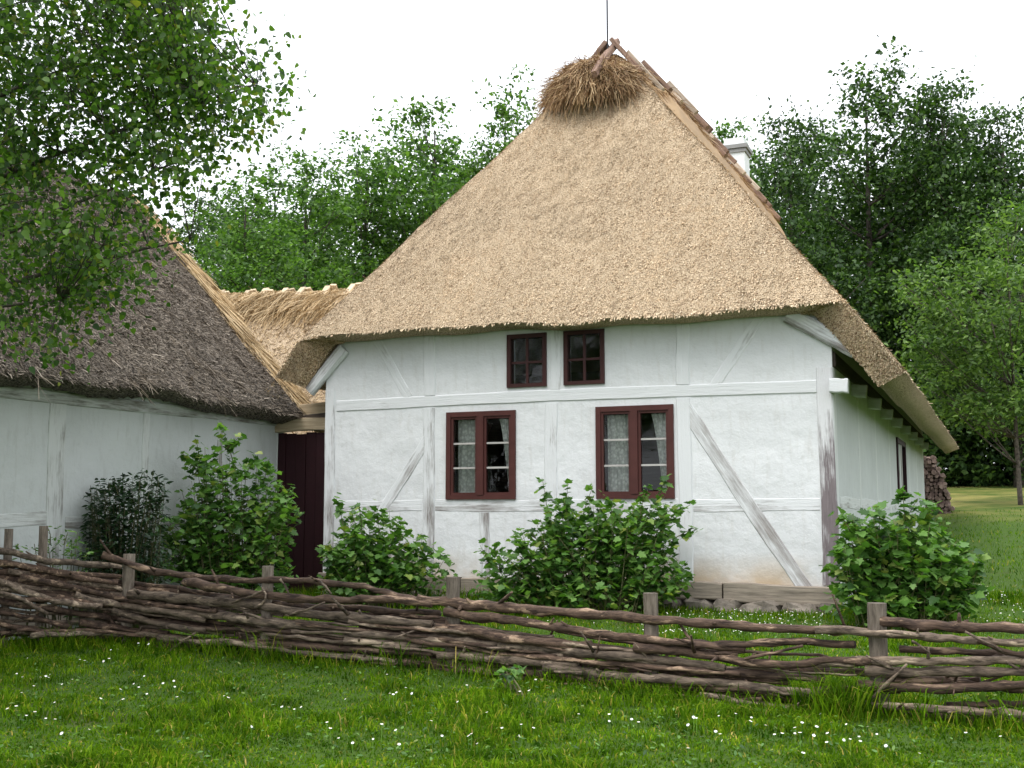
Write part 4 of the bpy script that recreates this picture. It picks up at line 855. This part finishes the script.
# ------------------------------------------------------------------ firewood pile behind the house
fp = empty('firewood_pile', (.45, 17.4, float(ground(.45, 17.4)))); tag(fp, 'stack of split firewood beyond the far end of the house', 'woodpile')
mb = MB(); r_ = random.Random(4); z = float(ground(.3, 16.9))-.05; row = 0
while z < float(ground(.3, 16.9))+1.25:
    t_ = max(0., (z-float(ground(.3, 16.9)))/1.4); x = -1.4; xe = .42-.45*t_**1.6
    while x < xe:
        rr = r_.uniform(.03, .065); x += rr*r_.uniform(1.7, 2.3); y0 = 16.4+r_.uniform(-.07, .07); a_ = r_.uniform(0, 6)
        mb.tube([(x, y0, z+rr+r_.uniform(-.015, .015)), (x, y0+.55, z+rr)], rr, r_.choice((5, 6, 7)), True)
        mb.tube([(xe+r_.uniform(-.04, .06), 16.5+(x+1.4)*.8, z+rr), (xe-.5, 16.5+(x+1.4)*.8, z+rr)], rr, r_.choice((4, 5, 6)), True)
    z += .085; row += 1
WOODP = m_bark('split_firewood', (.08, .05, .045), (.34, .25, .21), 6)
tag(mb.build('logs', WOODP, fp), kind='stuff')

# ------------------------------------------------------------------ grass and daisies
def blades(P, L, w, bend):
    n = len(P); a = rng.uniform(0, 2*math.pi, n); d = np.stack([np.cos(a), np.sin(a), np.zeros(n)], -1); s = np.stack([-np.sin(a), np.cos(a), np.zeros(n)], -1)
    face = rng.uniform(0, math.pi, n); s = s*np.cos(face)[:, None]+d*np.sin(face)[:, None]
    up_ = np.array([0, 0, 1.]); m1 = P+up_*(L*.55)[:, None]+d*(L*bend*.25)[:, None]; tp = P+up_*(L*(1-.35*bend))[:, None]+d*(L*bend*.8)[:, None]
    V = np.stack([P-s*w[:, None], P+s*w[:, None], m1+s*(w*.8)[:, None], m1-s*(w*.8)[:, None], tp], 1)
    F = np.array([(0, 1, 2), (0, 2, 3), (3, 2, 4)]); return V.reshape(-1, 3), (F[None]+(np.arange(n)*5)[:, None, None]).reshape(-1, 3)
def polar(n, z0, z1, spread=.62, pw=1.0):
    Zd = z0*(z1/z0)**(rng.uniform(0, 1, n)**pw); Xd = rng.uniform(-spread, spread, n)*Zd; p = CAM[None]+Zd[:, None]*fh+Xd[:, None]*rt; p[:, 2] = ground(p[:, 0], p[:, 1])-.005; return p
def outside(p): return ~(((p[:, 0] > -W-.05) & (p[:, 0] < .05) & (p[:, 1] > -.05)) | ((p[:, 0] < BX+.05) & (p[:, 1] > -7.5) & (p[:, 1] < .7)) | ((p[:, 1] > -.2) & (p[:, 0] < -W)))
P = polar(215000, 5.2, 13.5, .76, .9); P = P[outside(P)]; n = len(P)
cl_ = .5+.5*np.sin(P[:, 0]*2.1+1.7*np.sin(P[:, 1]*1.3))*np.sin(P[:, 1]*2.7+P[:, 0]); cl_ = np.clip(cl_+.35*np.sin(P[:, 0]*7.3+2*np.sin(P[:, 1]*5.1))*np.sin(P[:, 1]*8.3+1.3*P[:, 0]), 0, 1); L = (.026+.080*cl_**2)*rng.uniform(.5, 1.5, n)*np.where((P[:, 0] > -2.3) & (P[:, 0] < .3) & (P[:, 1] > -1.2), .5, 1)
V1, F1 = blades(P, L, rng.uniform(.0028, .0062, n), rng.uniform(.3, 1.6, n))
P = polar(52000, 12.5, 28, .7, 1.); P = P[outside(P) & (P[:, 1] < 11+13*rng.random(len(P)))]; n = len(P); V2, F2 = blades(P, rng.uniform(.03, .08, n), rng.uniform(.004, .008, n), rng.uniform(.1, 1, n))
# long grass along the fence
n = 5200; i = rng.integers(0, len(base)-1, n); t = rng.uniform(0, 1, n)[:, None]; bb = np.array(base); P = bb[i]+(bb[i+1]-bb[i])*t; P[:, 0] += rng.normal(0, .05, n); P[:, 1] += rng.normal(-.02, .13, n)
tuft = np.array([fplace(px, 700, o)[:2] for px, o in ((840, .12), (850, .2), (855, .1), (828, .15), (590, -.3), (665, -.4), (700, -.5), (270, .15), (215, .2), (60, .2), (1010, .15), (930, .1), (480, .15), (400, .12))])
k = rng.integers(0, len(tuft), 1300); k = np.where(rng.random(1300) < .35, rng.integers(0, 4, 1300), k); Pt = np.zeros((1300, 3)); Pt[:, :2] = tuft[k]+rng.normal(0, .10, (1300, 2)); P = np.concatenate([P, Pt]); n = len(P); P[:, 2] = ground(P[:, 0], P[:, 1])
L = np.concatenate([rng.uniform(.08, .24, 5200), rng.uniform(.10, .42, 1300)]); V3, F3 = blades(P, L, rng.uniform(.0025, .0045, n), rng.uniform(.4, 1.6, n))
# low growth along the foot of the house wall
n = 5000; P = np.stack([rng.uniform(-6.6, 1.2, n), -np.abs(rng.normal(.25, .35, n))-.12, np.zeros(n)], -1); P[:, 2] = ground(P[:, 0], P[:, 1]); V4, F4 = blades(P, rng.uniform(.06, .24, n)*np.where((P[:, 0] > -2) & (P[:, 0] < 0), .35, 1), rng.uniform(.003, .006, n), rng.uniform(.1, .9, n))
Vs, Fs, o = [], [], 0
for v, f in ((V1, F1), (V2, F2), (V3, F3), (V4, F4)): Vs.append(v); Fs.append(f+o); o += len(v)
tag(link('grass', npmesh('grass', np.concatenate(Vs), np.concatenate(Fs)), GRASS), 'green grass with longer tufts along the fence', 'grass', kind='stuff')
# broad leaves of plantain and clover in the lawn
P = polar(6000, 5.4, 11, .74, .9); P = P[outside(P)]; P[:, 2] += rng.uniform(.01, .05, len(P)); me = leafmesh('clover', OVAL, P, .036, 1.6, .0)
tag(link('clover', me, LEAF_CU), 'small broad clover leaves among the grass', 'clover', kind='stuff')
def daisies():
    pts = []
    px = [(15,688),(20,692),(40,690),(45,689),(35,698),(22,700),(60,698),(70,698),(48,684),(50,684),(78,675),(80,674),(104,672),(110,668),(118,664),(84,676),(120,700),(138,700),(135,697),(102,712),(124,710),(147,708),(162,696),(178,706),(175,700),(172,690),(145,693),(222,712),(228,711),(283,720),(290,724),(294,723),(302,719),(242,742),(15,623),(18,625),(140,652),(148,657),(110,662),(28,667),(328,741),(347,710),(330,746),(380,746),(395,750),(352,757),(372,758),(400,762),(440,760),(468,750),(470,752),(520,745),(532,744),(518,703),(536,690),(530,702),(486,732),(458,716),(580,729),(610,728),(692,735),(632,740),(1010,600+130),(60,745),(90,740),(250,740),(690,760),(520,752),(500,748),(476,762)]
    for x, y in px:
        p = gxy(x+random.uniform(-2, 2), y+random.uniform(-2, 2)); pts.append(p)
    for _ in range(9):
        a_, b_ = random.uniform(0, 1024), random.uniform(700, 765)
        for _ in range(random.randint(3, 10)): pts.append(gxy(a_+random.gauss(0, 26), min(775, b_+random.gauss(0, 9))))
    for _ in range(330): x = random.uniform(640, 835); pts.append(gxy(x, random.uniform(618, 645)))
    for _ in range(140): pts.append(gxy(random.uniform(950, 1024), random.uniform(585, 640)))
    for _ in range(40): pts.append(gxy(random.uniform(520, 640), random.uniform(622, 650)))
    return np.array(pts)
Pd = daisies(); n = len(Pd); Pd[:, 2] = ground(Pd[:, 0], Pd[:, 1])+rng.uniform(.06, .12, n)
pet = [(0, 0, .1)]; pf = []
for i in range(20): a = 2*math.pi*i/20; q = 1 if i % 2 == 0 else .62; pet.append((q*math.cos(a), q*math.sin(a), .0))
pf = [(0, 1+i, 1+(i+1) % 20) for i in range(20)]
tiltn = norm(np.array([0, 0, 1.])+rng.normal(0, .28, (n, 3))+np.array([0, -.25, 0])); fr_ = frames(tiltn, rand_dirs(n)); sz = np.where(Pd[:, 1] < -3.5, rng.uniform(.008, .0125, n), rng.uniform(.0045, .0085, n))
V, F = scatter(np.array(pet), np.array(pf), Pd, fr_, sz); da = empty('daisies', (0, 0, 0)); tag(da, 'scattered white daisies in the grass', 'flower', kind='stuff')
tag(link('flower_heads', npmesh('flower_heads', V, F), PETAL, da), kind='stuff')
V, F = scatter(np.array([(0, 0, .3), (.3, 0, .14), (.09, .28, .14), (-.24, .18, .14), (-.24, -.18, .14), (.09, -.28, .14)]), np.array([(0, i, i % 5+1) for i in range(1, 6)]), Pd, fr_, sz); tag(link('flower_centres', npmesh('flower_centres', V, F), YOLK, da), kind='stuff')
mb = np.array([(-.0015, 0, 0), (.0015, 0, 0), (.0015, 0, -.13), (-.0015, 0, -.13)]); V, F = scatter(mb, np.array([(0, 1, 2, 3)]), Pd, np.tile(np.eye(3), (n, 1, 1)), np.ones(n)); tag(link('flower_stalks', npmesh('flower_stalks', V, F), LEAF_CU, da), kind='stuff')
